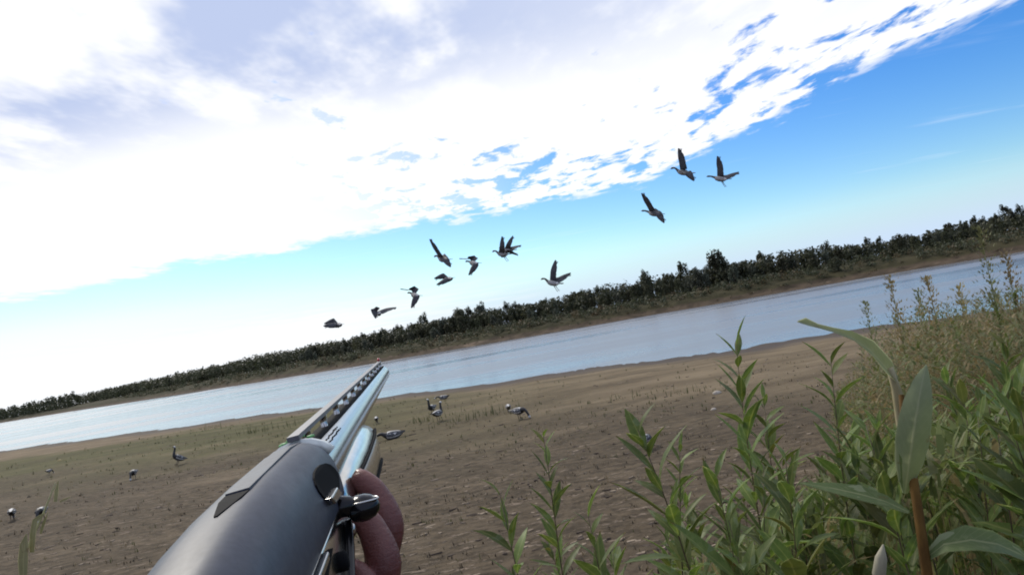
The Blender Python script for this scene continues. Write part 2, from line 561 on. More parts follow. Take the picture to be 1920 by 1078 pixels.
def add_tree(var, x, y, z, sc, rz, label=None, group='trees of the far bank wood', name='tree'):
    tm, cm, desc, _ = TREES[var]
    r = empty(name, (x, y, z))
    r.rotation_euler.z = rz
    r.scale = (sc * rt.uniform(.9, 1.1), sc * rt.uniform(.9, 1.1), sc)
    ax_ = math.degrees(math.atan2(x, y))
    where = 'left of the gun muzzle' if ax_ < -11 else 'between muzzle and middle' if ax_ < 0 else 'right of the middle' if ax_ < 20 else 'toward the right edge'
    tag(r, label or desc + ' in the far bank wood, ' + where, 'tree', group)
    link('trunk', tm, r)
    link('crown', cm, r)
    return r


rt = random.Random(77)
spots = []


def bank_point(s_, off):
    i = float(np.interp(s_, SV, np.arange(len(SV))))
    i0 = int(min(i, len(SV) - 2))
    f = i - i0
    lx = lambda A: A[i0] * (1 - f) + A[i0 + 1] * f
    return lx(BXs) + lx(ONX) * off, lx(BYs) + lx(ONY) * off, float(bank_h(off))


s_near, s_far = seg[4], seg[13]       # from x=-288 to x=95
for row, (o0, o1, step, pool) in enumerate([(13, 17, 2.6, FRONT), (18, 23, 2.0, FRONT + BACK), (24, 31, 1.7, BACK)]):
    s_ = s_far - rt.uniform(0, 3)
    while s_ > s_near:
        x, y, z = bank_point(s_, rt.uniform(o0, o1))
        dist = math.hypot(x, y)
        step_ = step * (1 + max(0, dist - 170) / 160)
        spots.append((row, x, y, z, rt.choice(pool), dist))
        s_ -= step_ * rt.uniform(.6, 1.5)
spots.sort(key=lambda q: q[5])
for row, x, y, z, var, dist in spots[:290]:
    hgt_ = 0.76 + 0.35 * noise.noise(Vector((x * .035, y * .035, 1))) + (0.0, .1, .28)[row]
    az_r = math.atan2(x, y)
    hgt_ *= 1.0 - 0.3 * float(sst(48, 78, x))
    hgt_ *= 1.0 + 0.85 * max(0, -az_r)            # the wood stands taller upstream
    add_tree(var, x, y, z - .05, hgt_ * .80 * rt.choice([.66, .74, .8, .86, .92, 1.08]), rt.uniform(0, 6.28))
# two trees that stand out above the canopy
p = bank_point(float(np.interp(32, BXs, SV)), 20)
add_tree(5, p[0], p[1], p[2], 1.4, 1.0, 'large rounded tree rising above the far wood, right of centre', None)
p = bank_point(float(np.interp(57.5, BXs, SV)), 13)
add_tree(7, p[0], p[1], p[2] - .1, .95, 2.0, 'dark green bush standing alone on the far bank at right', None, 'bush')
p = bank_point(float(np.interp(51.0, BXs, SV)), 7.0)
add_tree(7, p[0], p[1], p[2] - .1, .62, 4.0, 'low spreading green bush at the foot of the far wood at right', None, 'bush')

# the rest of the wood, upstream, reads as one mass
wood = MB()
rw = random.Random(5)
for s_ in np.arange(seg[1] - 200, s_near + 25, 2.6):
    x, y, z = bank_point(s_, rw.uniform(8, 14))
    hh = rw.uniform(6, 9.5)
    for f in (.22, .5, .78):
        cards(wood, rw, x + rw.uniform(-2, 2), y + rw.uniform(-2, 2), z + hh * f, 3.2 * (1.15 - f), 3.2 * (1.15 - f), hh * .26, 22, 1.3)
for r_ in spots[290:]:
    cards(wood, rw, r_[1], r_[2], r_[3] + 2.2, 1.5, 1.5, 2.6, 60, .65)
tag(wood.build('distant_wood', T_DARK, smooth=False), 'distant dark wood fading out along the far bank at left', 'wood', kind='stuff')

# close canopy behind and between the trees one can tell apart
canopy = MB()
for s_ in np.arange(s_near - 10, seg[14], 0.55):
    o_ = rw.uniform(17, 36)
    x, y, z = bank_point(s_, o_)
    hh = (3.9 + 1.3 * noise.noise(Vector((x * .05, y * .05, 4))) + .03 * (o_ - 15)) * (1 - .3 * float(sst(48, 78, x))) * (1.0 + .85 * max(0, -math.atan2(x, y)))
    w_ = rw.uniform(1.1, 2.2)
    cards(canopy, rw, x, y, z + hh * .45, w_, w_, hh * .55, 105 if x > -120 else 48, .66 if x > -120 else .95, rw.choice([0, 0, 0, 1]), .4)
tag(canopy.build('wood_canopy', [T_DARK, T_OLIVE], smooth=False), 'closed mass of scrubby wood between the trees of the far bank', 'wood', kind='stuff')

# scrub along the foot of the wood
scrub = MB()
for s_ in np.arange(seg[5], seg[14], 0.2):
    o_ = rw.uniform(4.6, 16)
    x, y, z = bank_point(s_, o_)
    dist = math.hypot(x, y)
    if dist > 230 and rw.random() < .5: continue
    hh = rw.uniform(.5, 1.6) * (1.3 if rw.random() < .15 else 1)
    cards(scrub, rw, x, y, z + hh * .35, rw.uniform(.5, 1.2), rw.uniform(.5, 1.2), hh * .6, 30, .36, rw.choice([0, 0, 1, 1, 1, 2]), .5)
for s_ in np.arange(seg[6], seg[14], 1.9):       # tufts slumped down the cut bank
    x, y, z = bank_point(s_ + rw.uniform(-1, 1), rw.uniform(2.6, 5.2))
    cards(scrub, rw, x, y, z + .1, .5, .5, .22, 10, .3, rw.choice([0, 1, 2, 2]), .5)
tag(scrub.build('bank_scrub', [T_DARK, T_OLIVE, T_RUST], smooth=False), 'low olive and rusty scrub along the far bank', 'scrub', kind='stuff')

# ------------------------------------------------------------------ geese
black_f = varied('black_feather', (0.006, 0.006, 0.008), (0.018, 0.017, 0.018), 25, 0.6)
grey_f = varied('grey_barred_feather', (0.028, 0.029, 0.034), (0.085, 0.086, 0.096), 12, 0.7, stretch=(5, 1, 1))
pale_f = varied('pale_flank_feather', (0.20, 0.195, 0.20), (0.34, 0.33, 0.33), 9, 0.7, stretch=(4, 1, 1))
white_f = varied('white_feather', (0.42, 0.42, 0.41), (0.52, 0.51, 0.5), 9, 0.7)
brown_f = varied('brown_neck_feather', (0.040, 0.034, 0.032), (0.075, 0.064, 0.058), 20, 0.7)
wing_f = varied('wing_feather', (0.020, 0.021, 0.028), (0.058, 0.058, 0.068), 7, 0.65, stretch=(1, 1, 1))
leg_m = varied('goose_leg', (0.04, 0.03, 0.025), (0.09, 0.06, 0.045), 30, 0.6)
bill_m = varied('goose_bill', (0.02, 0.018, 0.018), (0.05, 0.04, 0.035), 30, 0.5)
GM = [grey_f, pale_f, black_f, white_f, bill_m, brown_f]


def goose_body(mb, neck, style, n=12):
    """one continuous body from tail to bill; neck = list of points from breast to head"""
    pts = [(-.36, 0, .04), (-.30, 0, .035), (-.20, 0, .015), (-.08, 0, 0), (.05, 0, 0), (.15, 0, .015), (.21, 0, .04)] + neck
    rad = [.015, .045, .085, .115, .122, .105, .072]
    m_ = len(neck) - 4
    rad += [.05 - .014 * i / max(1, m_ - 1) for i in range(m_)] + [.040, .043, .026, .007]
    P_ = [Vector(p_) for p_ in pts]
    rings = []
    for i, p_ in enumerate(P_):
        t_ = (P_[min(i + 1, len(P_) - 1)] - P_[max(i - 1, 0)]).normalized()
        side_ = Vector((0, 1, 0))
        up_ = t_.cross(side_) * -1
        r_ = rad[i]
        wd = 1.0 if i > 6 else 1.08
        fl = .55 if i < 2 else 1
        rings.append([p_ + side_ * math.cos(2 * math.pi * k / n) * r_ * wd + up_ * math.sin(2 * math.pi * k / n) * r_ * fl for k in range(n)])
    fs, mi = [], []
    last = len(rings) - 2
    for i in range(len(rings) - 1):
        for k in range(n):
            fs.append((i * n + k, i * n + (k + 1) % n, (i + 1) * n + (k + 1) % n, (i + 1) * n + k))
            upper = 1 <= k <= 4
            if style == 'barnacle':
                if i == 0: m0 = 2
                elif i == 1: m0 = 2 if upper else 3
                elif i < 5: m0 = 0 if upper else 1
                elif i < last - 2: m0 = 2
                elif i < last: m0 = 3 if not (2 <= k <= 3) else 2
                else: m0 = 4
            else:
                if i == 0: m0 = 0
                elif i == 1: m0 = 0 if upper else 3
                elif i < 6: m0 = 0 if upper else 1
                elif i < last: m0 = 5
                else: m0 = 4
            mi.append(m0)
    fs += [tuple(range(n))[::-1], tuple((len(rings) - 1) * n + k for k in range(n))]
    mi += [2, 4]
    mb.add([v for r_ in rings for v in r_], fs, mi)


NECKS = {
    'up': [(.245, 0, .12), (.25, 0, .21), (.255, 0, .30), (.27, 0, .355), (.30, 0, .375), (.345, 0, .365), (.39, 0, .352)],
    'feed': [(.28, 0, .02), (.34, 0, -.05), (.385, 0, -.13), (.41, 0, -.195), (.425, 0, -.225), (.43, 0, -.262), (.43, 0, -.30)],
    'low': [(.28, 0, .08), (.35, 0, .085), (.42, 0, .06), (.47, 0, .035), (.50, 0, .02), (.54, 0, -.005), (.58, 0, -.02)],
    'fly': [(.28, 0, .05), (.36, 0, .065), (.44, 0, .07), (.51, 0, .06), (.54, 0, .055), (.58, 0, .04), (.625, 0, .03)],
    'flyarch': [(.27, 0, .08), (.33, 0, .125), (.40, 0, .145), (.46, 0, .13), (.49, 0, .118), (.525, 0, .09), (.56, 0, .065)],
}


def folded_wing(sgn):
    mb = MB()
    rings = []
    for x, w_, z, h_ in ((.17, .03, .03, .03), (.10, .05, .04, .062), (0, .058, .045, .072), (-.12, .05, .045, .06), (-.24, .03, .05, .034), (-.37, .012, .055, .012)):
        yb = sgn * (.100 if x > -.1 else .085 + .2 * (x + .1) * 0.3)
        rings.append([Vector((x, yb + sgn * math.cos(a) * .022 * (w_ / .058) - sgn * math.sin(a) * .03, z + math.sin(a) * h_)) for a in [2 * math.pi * k / 8 for k in range(8)]])
    mb.loft(rings)
    return mb


def leg_mb(sgn, h):
    mb = MB()
    mb.tube([(-.02, sgn * .05, -.09), (-.01, sgn * .05, -.09 - h * .5), (.0, sgn * .05, -.09 - h)], [.02, .011, .009], 6)
    b0 = Vector((0, sgn * .05, -.09 - h))
    top = [b0 + Vector((x, y, .008)) for x, y in ((-.03, 0), (.0, .02), (.075, .035), (.085, 0), (.075, -.035), (0, -.02))]
    bot = [v - Vector((0, 0, .012)) for v in top]
    mb.loft([bot, top])
    return mb


FW = [folded_wing(1).mesh('goose_wing', grey_f), folded_wing(-1).mesh('goose_wing', grey_f)]
for m_ in FW: m_.materials.append(black_f)
for m_ in FW:
    for pl in m_.polygons:
        if pl.center.x < -.2: pl.material_index = 1
LEGS = [leg_mb(1, .20).mesh('goose_leg', leg_m), leg_mb(-1, .20).mesh('goose_leg', leg_m)]
flank_f = varied('white_flank_feather', (0.42, 0.41, 0.40), (0.60, 0.59, 0.58), 9, 0.7, stretch=(4, 1, 1))
GMG = [grey_f, flank_f, black_f, white_f, bill_m, brown_f]
BODY = {}
for k in ('up', 'feed', 'low'):
    mb = MB()
    goose_body(mb, NECKS[k], 'barnacle')
    BODY[k] = mb.mesh('goose_body', GMG)


def ground_goose(px_, py_, pose, face, label, scale=1.0, legs=True, tilt=0.0, sink=0.0, spread=False):
    """stands on the ground where the photograph shows its feet; face = heading, degrees anticlockwise from +X"""
    q = at_z(px_, py_, 0)
    for _ in range(4):
        q = at_z(px_, py_, float(gz(q.x, q.y)))
    r = empty('goose', (q.x, q.y, float(gz(q.x, q.y)) + ((.29 if legs else .10) - sink) * scale))
    r.rotation_euler = (0, tilt, R_(face))
    r.scale = (scale,) * 3
    tag(r, label, 'goose', 'geese on the beach')
    bo = link('body', BODY[pose], r)
    for m2 in FW: link('wing', m2, r)
    if legs:
        for m2 in LEGS: link('leg', m2, r)
    return r


ground_goose(337, 871, 'up', 235, 'goose standing with black neck raised, alone left of the gun', .82, tilt=-.45)
ground_goose(252, 898, 'feed', 278, 'goose feeding head down with black breast turned this way, left of the gun', .72)
ground_goose(93, 889, 'feed', 80, 'small dark goose far out on the green flat at left', .5)
ground_goose(24, 975, 'feed', 120, 'grey-backed goose grazing at the left edge of the picture', .72)
ground_goose(80, 976, 'feed', 285, 'goose with black breast facing the camera behind the bent grass stalk', .8)
ground_goose(737, 822, 'low', 188, 'goose lying flat on the ground just right of the barrel', 1.05, legs=False)
ground_goose(812, 777, 'up', 255, 'farther goose of the upright pair right of the barrel', .85)
ground_goose(823, 789, 'up', 60, 'nearer goose of the upright pair right of the barrel', .85)
ground_goose(832, 748, 'low', 165, 'goose lying near the waterline beyond the upright pair', 0.8, legs=False)
ground_goose(955, 774, 'feed', 95, 'goose feeding with its tail turned, left of the white-flanked one', .65)
ground_goose(975, 786, 'feed', -38, 'goose with bright white flank and dark back bending to feed', .82)
ground_goose(707, 794, 'feed', 100, 'dark goose half hidden behind the end of the fore-end', .62)
ground_goose(1212, 842, 'feed', 50, 'goose half hidden behind the upright willow leaves in the middle', .62)


def wing_mb(S, arm, hand, fwd, la=.34, lh=.46, ch=.25, chord=None):
    """real wing: arm, hand and fingered primaries, with thickness"""
    if chord is not None: fwd = -chord
    S, arm, hand, fwd = Vector(S), Vector(arm).normalized(), Vector(hand).normalized(), Vector(fwd).normalized()
    Wp = S + arm * la
    Tp = Wp + hand * lh
    mb = MB()
    top, bot = [], []
    N = 13
    for i in range(N):
        u = i / (N - 1)
        if u < .42:
            p_ = S.lerp(Wp, u / .42); d_ = arm.lerp(hand, max(0, (u - .3) / .12) * .5)
        else:
            p_ = Wp.lerp(Tp, (u - .42) / .58); d_ = hand.lerp(arm, max(0, (.54 - u) / .12) * .5)
        d_.normalize()
        c_ = (-fwd - d_ * (-fwd).dot(d_))
        c_ = c_.normalized() if c_.length > .05 else Vector((0, 0, -1))
        nrm = d_.cross(c_).normalized()
        w_ = ch * (1 - .12 * u) * (1 if u < .55 else (1 - ((u - .55) / .45) ** 1.7 * .83))
        if i % 2 and u > .1: w_ *= .96 if u < .6 else .92
        sw = c_ * (.16 * max(0, u - .5) ** 1.5)
        th = .022 * (1 - u) + .004
        row = [p_ - c_ * w_ * .18 + sw, p_ + c_ * w_ * .2 + sw + nrm * ch * .06, p_ + c_ * w_ * .55 + sw + nrm * ch * .03, p_ + c_ * w_ * .9 + sw - nrm * ch * .02]
        top.append([v + nrm * th * .5 * (1, 1, .6, .25)[j] for j, v in enumerate(row)])
        bot.append([v - nrm * th * .5 * (1, 1, .6, .25)[j] for j, v in enumerate(row)])
    rings = [t_ + b_[::-1] for t_, b_ in zip(top, bot)]
    mb.loft(rings)
    # separate primaries at the tip
    for k in range(4):
        a0 = Vector(top[-3][1]).lerp(Vector(top[-3][3]), k / 3.2)
        c_ = (-fwd - hand * (-fwd).dot(hand))
        c_ = c_.normalized() if c_.length > .05 else Vector((0, 0, -1))
        dd = (hand + c_ * (.1 + .16 * k)).normalized()
        nn = dd.cross(c_).normalized() * .003
        l_ = .115 - .01 * k
        q = [a0 - c_ * .014, a0 + c_ * .014, a0 + dd * l_ + c_ * .008, a0 + dd * (l_ + .012), a0 + dd * l_ - c_ * .01]
        mb.loft([[v - nn for v in q], [v + nn for v in q]])
    return mb


def flying_goose(px_, py_, depth, fwd, up, wa, wb, label, neck='fly', scale=1.0, legs=False):
    X_ = cvec(*fwd).normalized()
    Z_ = cvec(*up)
    Z_ = (Z_ - X_ * Z_.dot(X_)).normalized()
    Y_ = Z_.cross(X_)
    M3 = Matrix((X_, Y_, Z_)).transposed()
    r = empty('flying_goose')
    r.matrix_world = Matrix.Translation(at(px_, py_, depth * 1.24)) @ M3.to_4x4() @ Matrix.Scale(scale, 4)
    tag(r, label, 'goose', 'geese in flight over the beach')
    mb = MB()
    goose_body(mb, NECKS[neck], 'grey')
    bo = mb.build('body', GM, r)
    bo.scale = (.92, .84, .84)
    inv = M3.transposed()
    for w_ in (wa, wb):
        arm, hand = inv @ cvec(*w_[0]), inv @ cvec(*w_[1])
        chd = inv @ cvec(*w_[2]) if len(w_) > 2 else None
        sg = 1 if arm.y > 0 else -1
        wing_mb((.10, sg * .06, .07), arm, hand, (1, 0, 0), chord=chd).build('wing', wing_f, r)
    tl = MB()   # tail fan
    q = [(-.28, -.05, .04), (-.28, .05, .04), (-.43, .085, .05), (-.46, .03, .052), (-.46, -.03, .052), (-.43, -.085, .05)]
    tl.loft([[Vector(v) for v in q], [Vector(v) + Vector((0, 0, .012)) for v in q]])
    tl.build('tail', wing_f, r, smooth=False)
    if legs:
        for sg in (1, -1):
            lg = MB()
            lg.tube([(-.1, sg * .05, -.08), (-.16, sg * .055, -.16), (-.21, sg * .06, -.22)], [.018, .01, .009], 6)
            lg.tube([(-.21, sg * .06, -.22), (-.25, sg * .06, -.255), (-.28, sg * .065, -.27)], [.012, .022, .008], 6, flat=.4)
            lg.build('leg', leg_m, r)
    return r


flying_goose(1281, 324, 22, (-.78, .22, -.5), (.25, .9, .45), ((-.2, 1, .1), (-.27, 1, 0)), ((.35, -.42, .8), (.45, -.75, .45)), 'flying goose with one wing straight up, left of the two highest birds', 'flyarch')
flying_goose(1350, 336, 23.5, (-.78, .2, -.55), (.2, .9, .4), ((-.08, 1, .2), (-.22, 1, 0)), ((.9, .08, .3), (.95, .4, .05)), 'rightmost flying goose, one wing up and the other held out right', 'fly', legs=True)
flying_goose(1226, 401, 23, (-.75, .2, -.6), (.3, .9, .4), ((-.5, .8, .2), (-.55, .85, 0)), ((.5, -.45, .7), (.4, -.8, .5)), 'flying goose alone below the two highest birds', 'fly')
flying_goose(1036, 531, 22.5, (-.8, .15, -.5), (.2, .9, .4), ((.04, 1, .2), (.2, 1, 0)), ((.9, .3, .3), (.86, .5, .05)), 'flying goose lowest over the far wood, wings spread in a V', 'flyarch', legs=True)
flying_goose(942, 477, 24, (-.8, .1, -.5), (.2, .9, .4), ((.12, .6, .7), (.02, 1, .1)), ((.8, .02, .5), (.9, -.38, .05)), 'nearer of two overlapping flying geese, legs hanging down', 'flyarch', .95, legs=True)
flying_goose(953, 469, 26.5, (-.8, .1, -.5), (.2, .9, .4), ((.2, .5, .7), (.45, .9, 0)), ((.7, .12, .5), (.9, .28, .05)), 'farther of two overlapping flying geese, wing raised behind', 'flyarch', .95)
flying_goose(831, 487, 22.5, (-.72, .1, -.65), (.3, .9, .4), ((-.5, .8, .25), (-.55, .85, 0)), ((.5, -.4, .75), (.5, -.6, .6)), 'flying goose with long dark wing raised left, top of the group above the muzzle', 'flyarch')
flying_goose(888, 494, 24, (-.62, .1, -.75), (.3, .9, .3), ((-.35, .3, -.8), (-1, .05, -.2)), ((.3, -.35, .75), (-.55, -.85, .1), (.85, -.35, .3)), 'flying goose with one wing left and one wing hanging, left of the overlapping pair', 'fly')
flying_goose(843, 523, 24.5, (-.5, .0, -.85), (.1, .95, .3), ((-.5, .4, -.55), (-.95, -.3, 0), (.3, -.85, .3)), ((-.2, -.2, .8), (-.85, -.42, .2), (.5, -.6, .4)), 'flying goose on downstroke with both wings swept left, below the raised-wing bird', 'fly', .9)
flying_goose(778, 554, 23.5, (-.62, .12, -.75), (.3, .9, .3), ((-.4, .3, -.7), (-1, .12, -.1)), ((.3, -.3, .75), (-.4, -.92, .1), (.85, -.35, .3)), 'flying goose with one wing level and one hanging, nearest above the wood', 'fly')
flying_goose(710, 588, 24.5, (-.35, .1, -.93), (-.1, .95, .3), ((.6, .25, -.5), (.95, .22, -.1), (.1, -.5, .7)), ((-.45, .35, .75), (.3, -.85, .4), (.6, .2, -.4)), 'bunched dark flying goose just right of the leftmost one', 'fly', .95)
flying_goose(636, 609, 25.5, (-.55, .0, -.85), (.1, .95, .3), ((-.5, .45, -.5), (-.93, -.3, 0), (.25, -.85, .3)), ((-.2, .0, .85), (-.85, -.05, .45), (.4, -.75, .3)), 'leftmost flying goose, wings swept down and forward', 'fly', .95)

# ------------------------------------------------------------------ shotgun
def gpt(px_, py_, d_):
    return at(px_, py_, d_)


GA, GB = gpt(612, 848, .45), gpt(717, 700, 1.19)
GLEN = (GB - GA).length
GY = (GB - GA).normalized()
CANT = -.25
GZ = CR * math.sin(CANT) + CU * math.cos(CANT)
GZ = (GZ - GY * GZ.dot(GY)).normalized()
GX = GY.cross(GZ)
gun = empty('shotgun')
gun.matrix_world = Matrix(((GX.x, GY.x, GZ.x, GA.x), (GX.y, GY.y, GZ.y, GA.y), (GX.z, GY.z, GZ.z, GA.z), (0, 0, 0, 1)))
tag(gun, 'grey and silver shotgun with ventilated rib aimed out over the river', 'shotgun')

anod = varied('anodised_receiver', (0.028, 0.033, 0.050), (0.038, 0.044, 0.064), 300, 0.45, 0.0, bump=0.05, bdist=.0005, spec=.2)
_t = NT(anod.node_tree)
_o = _t.node('ShaderNodeTexCoord').outputs['Object']
_t.put(_t.n['Principled BSDF'].inputs['Roughness'], _t.ramp(_t.noise(_t.mapv(_o, (1, .35, 1)), 70, 5, .7), .3, .7, .40, .49))
blued, t, b = mat('polished_barrel_steel', (0.29, 0.295, 0.31), 0.14, 1.0)
tcn = t.node('ShaderNodeTexCoord')
nz = t.noise(t.mapv(tcn.outputs['Object'], (1, .04, 1)), 2600, 2, .5)
t.put(b.inputs['Roughness'], t.ramp(nz, .3, .7, .15, .21))
steel = varied('brushed_steel', (0.42, 0.42, 0.42), (0.52, 0.52, 0.52), 200, 0.22, 1.0, stretch=(1, .05, 1))
nickel = varied('bright_nickel', (0.50, 0.49, 0.46), (0.58, 0.57, 0.54), 60, 0.16, 1.0)
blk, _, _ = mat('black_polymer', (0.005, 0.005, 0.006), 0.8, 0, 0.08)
blkgloss, _, _ = mat('black_gloss_steel', (0.012, 0.012, 0.014), 0.18, 0.6)
rib_m = varied('matt_rib', (0.10, 0.10, 0.11), (0.13, 0.13, 0.14), 300, 0.5, 0.3)
red_m, _, _ = mat('red_bead', (0.45, 0.03, 0.04), 0.3)
white_m = varied('white_sticker', (0.62, 0.64, 0.60), (0.75, 0.76, 0.72), 400, 0.5)
green_m = varied('green_mark', (0.05, 0.22, 0.06), (0.10, 0.34, 0.10), 600, 0.5)
wood_m = varied('walnut', (0.05, 0.028, 0.016), (0.10, 0.055, 0.03), 30, 0.35, stretch=(4, .5, 4))

Y0, Y1 = -.086, -.300           # receiver front and rear
def rec_section(y, hw, top, bot, n=20):
    """rounded top, straight sides"""
    ring = []
    for k in range(n + 1):
        a = math.pi * k / n
        ca, sa = math.cos(a), math.sin(a)
        ring.append(Vector((math.copysign(abs(ca) ** .72, ca) * hw * .95, y, bot + (top - bot) * (abs(sa) ** .8))))
    return ring


mb = MB()
secs = [(Y0 + .002, .0165, .0165, -.006), (Y0 - .002, .0182, .0185, -.008), (Y0 - .012, .0195, .0205, -.009), (-.12, .0200, .0215, -.009), (-.18, .0203, .0218, -.009),
        (-.22, .0205, .0212, -.009), (-.25, .0205, .0195, -.010), (-.28, .0203, .0165, -.011), (-.31, .0198, .012, -.013), (-.345, .0185, .005, -.016)]
mb.loft([rec_section(*s_) for s_ in secs])
rec = mb.build('receiver', anod, gun)
bevel(rec, .0012, 2)
# lower half, polished
mb = MB()
def low_section(y, hw, top, bot):
    hw *= .955
    return [Vector(v) for v in ((hw, y, top), (hw, y, (top + bot) / 2), (hw * .93, y, bot + .004), (hw * .6, y, bot), (-hw * .6, y, bot), (-hw * .93, y, bot + .004), (-hw, y, (top + bot) / 2), (-hw, y, top))]
mb.loft([low_section(y, hw, -.0092, bt) for y, hw, bt in ((Y0 + .001, .0168, -.036), (Y0 - .01, .0188, -.040), (-.16, .0195, -.041), (-.24, .0196, -.041), (-.30, .0190, -.038), (-.345, .0178, -.034))])
low = mb.build('receiver_lower', nickel, gun)
bevel(low, .0012, 2)
# flat sighting rail on the receiver and a black wedge as the shadow in its end pocket
mb = MB()
mb.loft([[Vector((x, y, z)) for x, z in ((-w_, tz - .002), (w_, tz - .002), (w_ * .9, tz + .0011), (-w_ * .9, tz + .0010))] for y, w_, tz in ((Y0 - .006, .0040, .0190), (-.12, .0042, .0211), (-.196, .0044, .0211), (-.2035, .0044, .0211))])
mb.build('top_rail', anod, gun, smooth=False)
mb = MB()
mb.loft([[Vector((x, y, z)) for x, z in ((-w_, tz - .003), (w_, tz - .003), (w_, tz + .0004), (-w_, tz + .0004))] for y, w_, tz in ((-.204, .0040, .0212), (-.214, .0036, .0212), (-.232, .0005, .0205))])
mb.build('groove_shadow', blk, gun, smooth=False)
# sticker with green marks at the front of the receiver
mb = MB()
arc = (-.95, -.65, -.35, 0, .35, .65, .95)
mb.loft([[Vector((math.sin(a) * r_, y, math.cos(a) * r_)) for a in arc] + [Vector((math.sin(a) * (r_ - .004), y, math.cos(a) * (r_ - .004))) for a in arc[::-1]] for y, r_ in ((Y0 + .018, .0186), (Y0 + .008, .0204), (Y0 - .001, .0212))])
stk = mb.build('sticker', white_m, gun)
rs = random.Random(3)
for a, y in ((-.42, Y0 + .006), (-.18, Y0 + .004), (.05, Y0 + .008), (.30, Y0 + .005), (-.30, Y0 + .001)):
    g = MB()
    c_ = Vector((math.sin(a) * .0208, y + .004, math.cos(a) * .0205))
    q = [c_ + Vector((math.cos(th) * rs.uniform(.0014, .0024), math.sin(th) * rs.uniform(.0018, .003), 0)) for th in [2 * math.pi * k / 7 for k in range(7)]]
    g.loft([q, [v + Vector((0, 0, .0009)) for v in q]])
    g.build('green_mark', green_m, stk)

# barrel, rib, posts, bead
mb = MB()
mb.tube([(0, Y0 - .03, 0), (0, Y0 + .02, 0), (0, .06, 0), (0, .25, 0), (0, GLEN - .05, 0), (0, GLEN, 0)], [.0142, .0142, .0128, .0117, .0109, .0111], 32, cap=False)
mb.tube([(0, GLEN + .0005, 0), (0, GLEN + .0006, 0), (0, GLEN - .06, 0)], [.0111, .0093, .0092], 32, cap=False)
barrel = mb.build('barrel', blued, gun)
lt = MB()
for k in range(9):          # worn maker's line engraved on the barrel, too small to read
    a = .55 + .02 * (k % 3)
    yy = -.045 + k * .0075
    for j in range(2):
        c_ = Vector((math.sin(a + j * .16) * .0139, yy, math.cos(a + j * .16) * .0139))
        lt.box(c_, (.0007, .0030 if k % 4 else .0018, .0007))
lt.build('engraving', blk, barrel, smooth=False)
mb = MB()
rz = lambda y: .0222 + (y + .07) / (GLEN + .07) * (-.0032)
ys = [Y0 - .004] + [Y0 + .05 + k * .05 for k in range(40) if Y0 + .05 + k * .05 < GLEN - .004] + [GLEN - .002]
mb.loft([[Vector((x, y, z)) for x, z in ((-.0029, rz(y) - .0011), (.0029, rz(y) - .0011), (.0029, rz(y) + .0012), (-.0029, rz(y) + .0012))] for y in ys])
rib = mb.build('rib', rib_m, gun, smooth=False)
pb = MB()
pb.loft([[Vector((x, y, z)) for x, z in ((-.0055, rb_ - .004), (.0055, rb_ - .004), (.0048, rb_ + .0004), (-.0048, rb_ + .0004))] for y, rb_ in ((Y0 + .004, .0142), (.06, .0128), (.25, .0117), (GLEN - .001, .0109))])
pb.build('rib_gap_shade', blk, rib, smooth=False)  # black strip added on the barrel top, darkens the gaps under the rib like shade
np_ = 12
for k in range(np_):
    y = Y0 + .035 + k * (GLEN - Y0 - .045) / (np_ - 1)
    pb = MB()
    rb_ = np.interp(y, [-.1, .06, .25, GLEN], [.0142, .0128, .0117, .0109])
    zt, zb = rz(y) - .0012, rb_ - .0012
    pb.loft([[Vector((sx_ * .0018, y + dy, z)) for sx_, dy in ((-1, -f_), (1, -f_), (1, f_), (-1, f_))] for z, f_ in ((zb, .0080), (zb + .0018, .0042), ((zt + zb) / 2 + .0006, .0034), (zt - .0012, .0042), (zt, .0080))])
    pb.build('rib_post', steel, rib)
mb = MB()
mb.tube([(0, GLEN - .012, rz(GLEN) + .001), (0, GLEN - .012, rz(GLEN) + .0038)], [.0012, .0012], 8)
mb.tube([(0, GLEN - .018, rz(GLEN) + .004), (0, GLEN - .0165, rz(GLEN) + .0045), (0, GLEN - .005, rz(GLEN) + .0045), (0, GLEN - .004, rz(GLEN) + .004)], [.001, .0019, .0019, .001], 10)
mb.build('bead', red_m, gun)
# magazine tube and fore-end
mb = MB()
mb.tube([(0, Y0 + .01, -.026), (0, .215, -.026), (0, .222, -.026), (0, .232, -.026)], [.0118, .0118, .0105, .004], 24)
mb.build('magazine_tube', blkgloss, gun)
mb = MB()
def fore(y, hw, top, bot, n=22):
    ring = []
    for k in range(n):
        a = 2 * math.pi * k / n
        ca, sa = math.cos(a), math.sin(a)
        ring.append(Vector((math.copysign(abs(ca) ** .7, ca) * hw, y, (top + bot) / 2 + math.copysign(abs(sa) ** .75, sa) * (top - bot) / 2)))
    return ring
mb.loft([fore(*s_) for s_ in ((Y0 + .003, .0150, -.004, -.037), (Y0 + .012, .0175, -.003, -.041), (-.02, .0196, -.002, -.045), (.05, .0205, -.002, -.047), (.12, .0200, -.003, -.045), (.160, .0180, -.006, -.042), (.178, .0150, -.011, -.038), (.186, .0100, -.018, -.033))])
fe = mb.build('fore_end', nickel, gun)
for zl, a0 in ((-.0135, 0), (-.030, 1)):      # dark lines let into its right and left flank
    for sg in (1, -1):
        g = MB()
        yy = np.linspace(-.05 + a0 * .03, .165 - a0 * .03, 9)
        pth = []
        for y in yy:
            hw = np.interp(y, [Y0, -.02, .05, .12, .160, .178], [.0155, .0196, .0205, .0200, .0180, .0150])
            pth.append((sg * (hw - .0002), y, zl - .004 * math.sin((y + .05) * 9) * a0))
        g.tube(pth, .0011, 6)
        g.build('inlay_line', blk, fe)
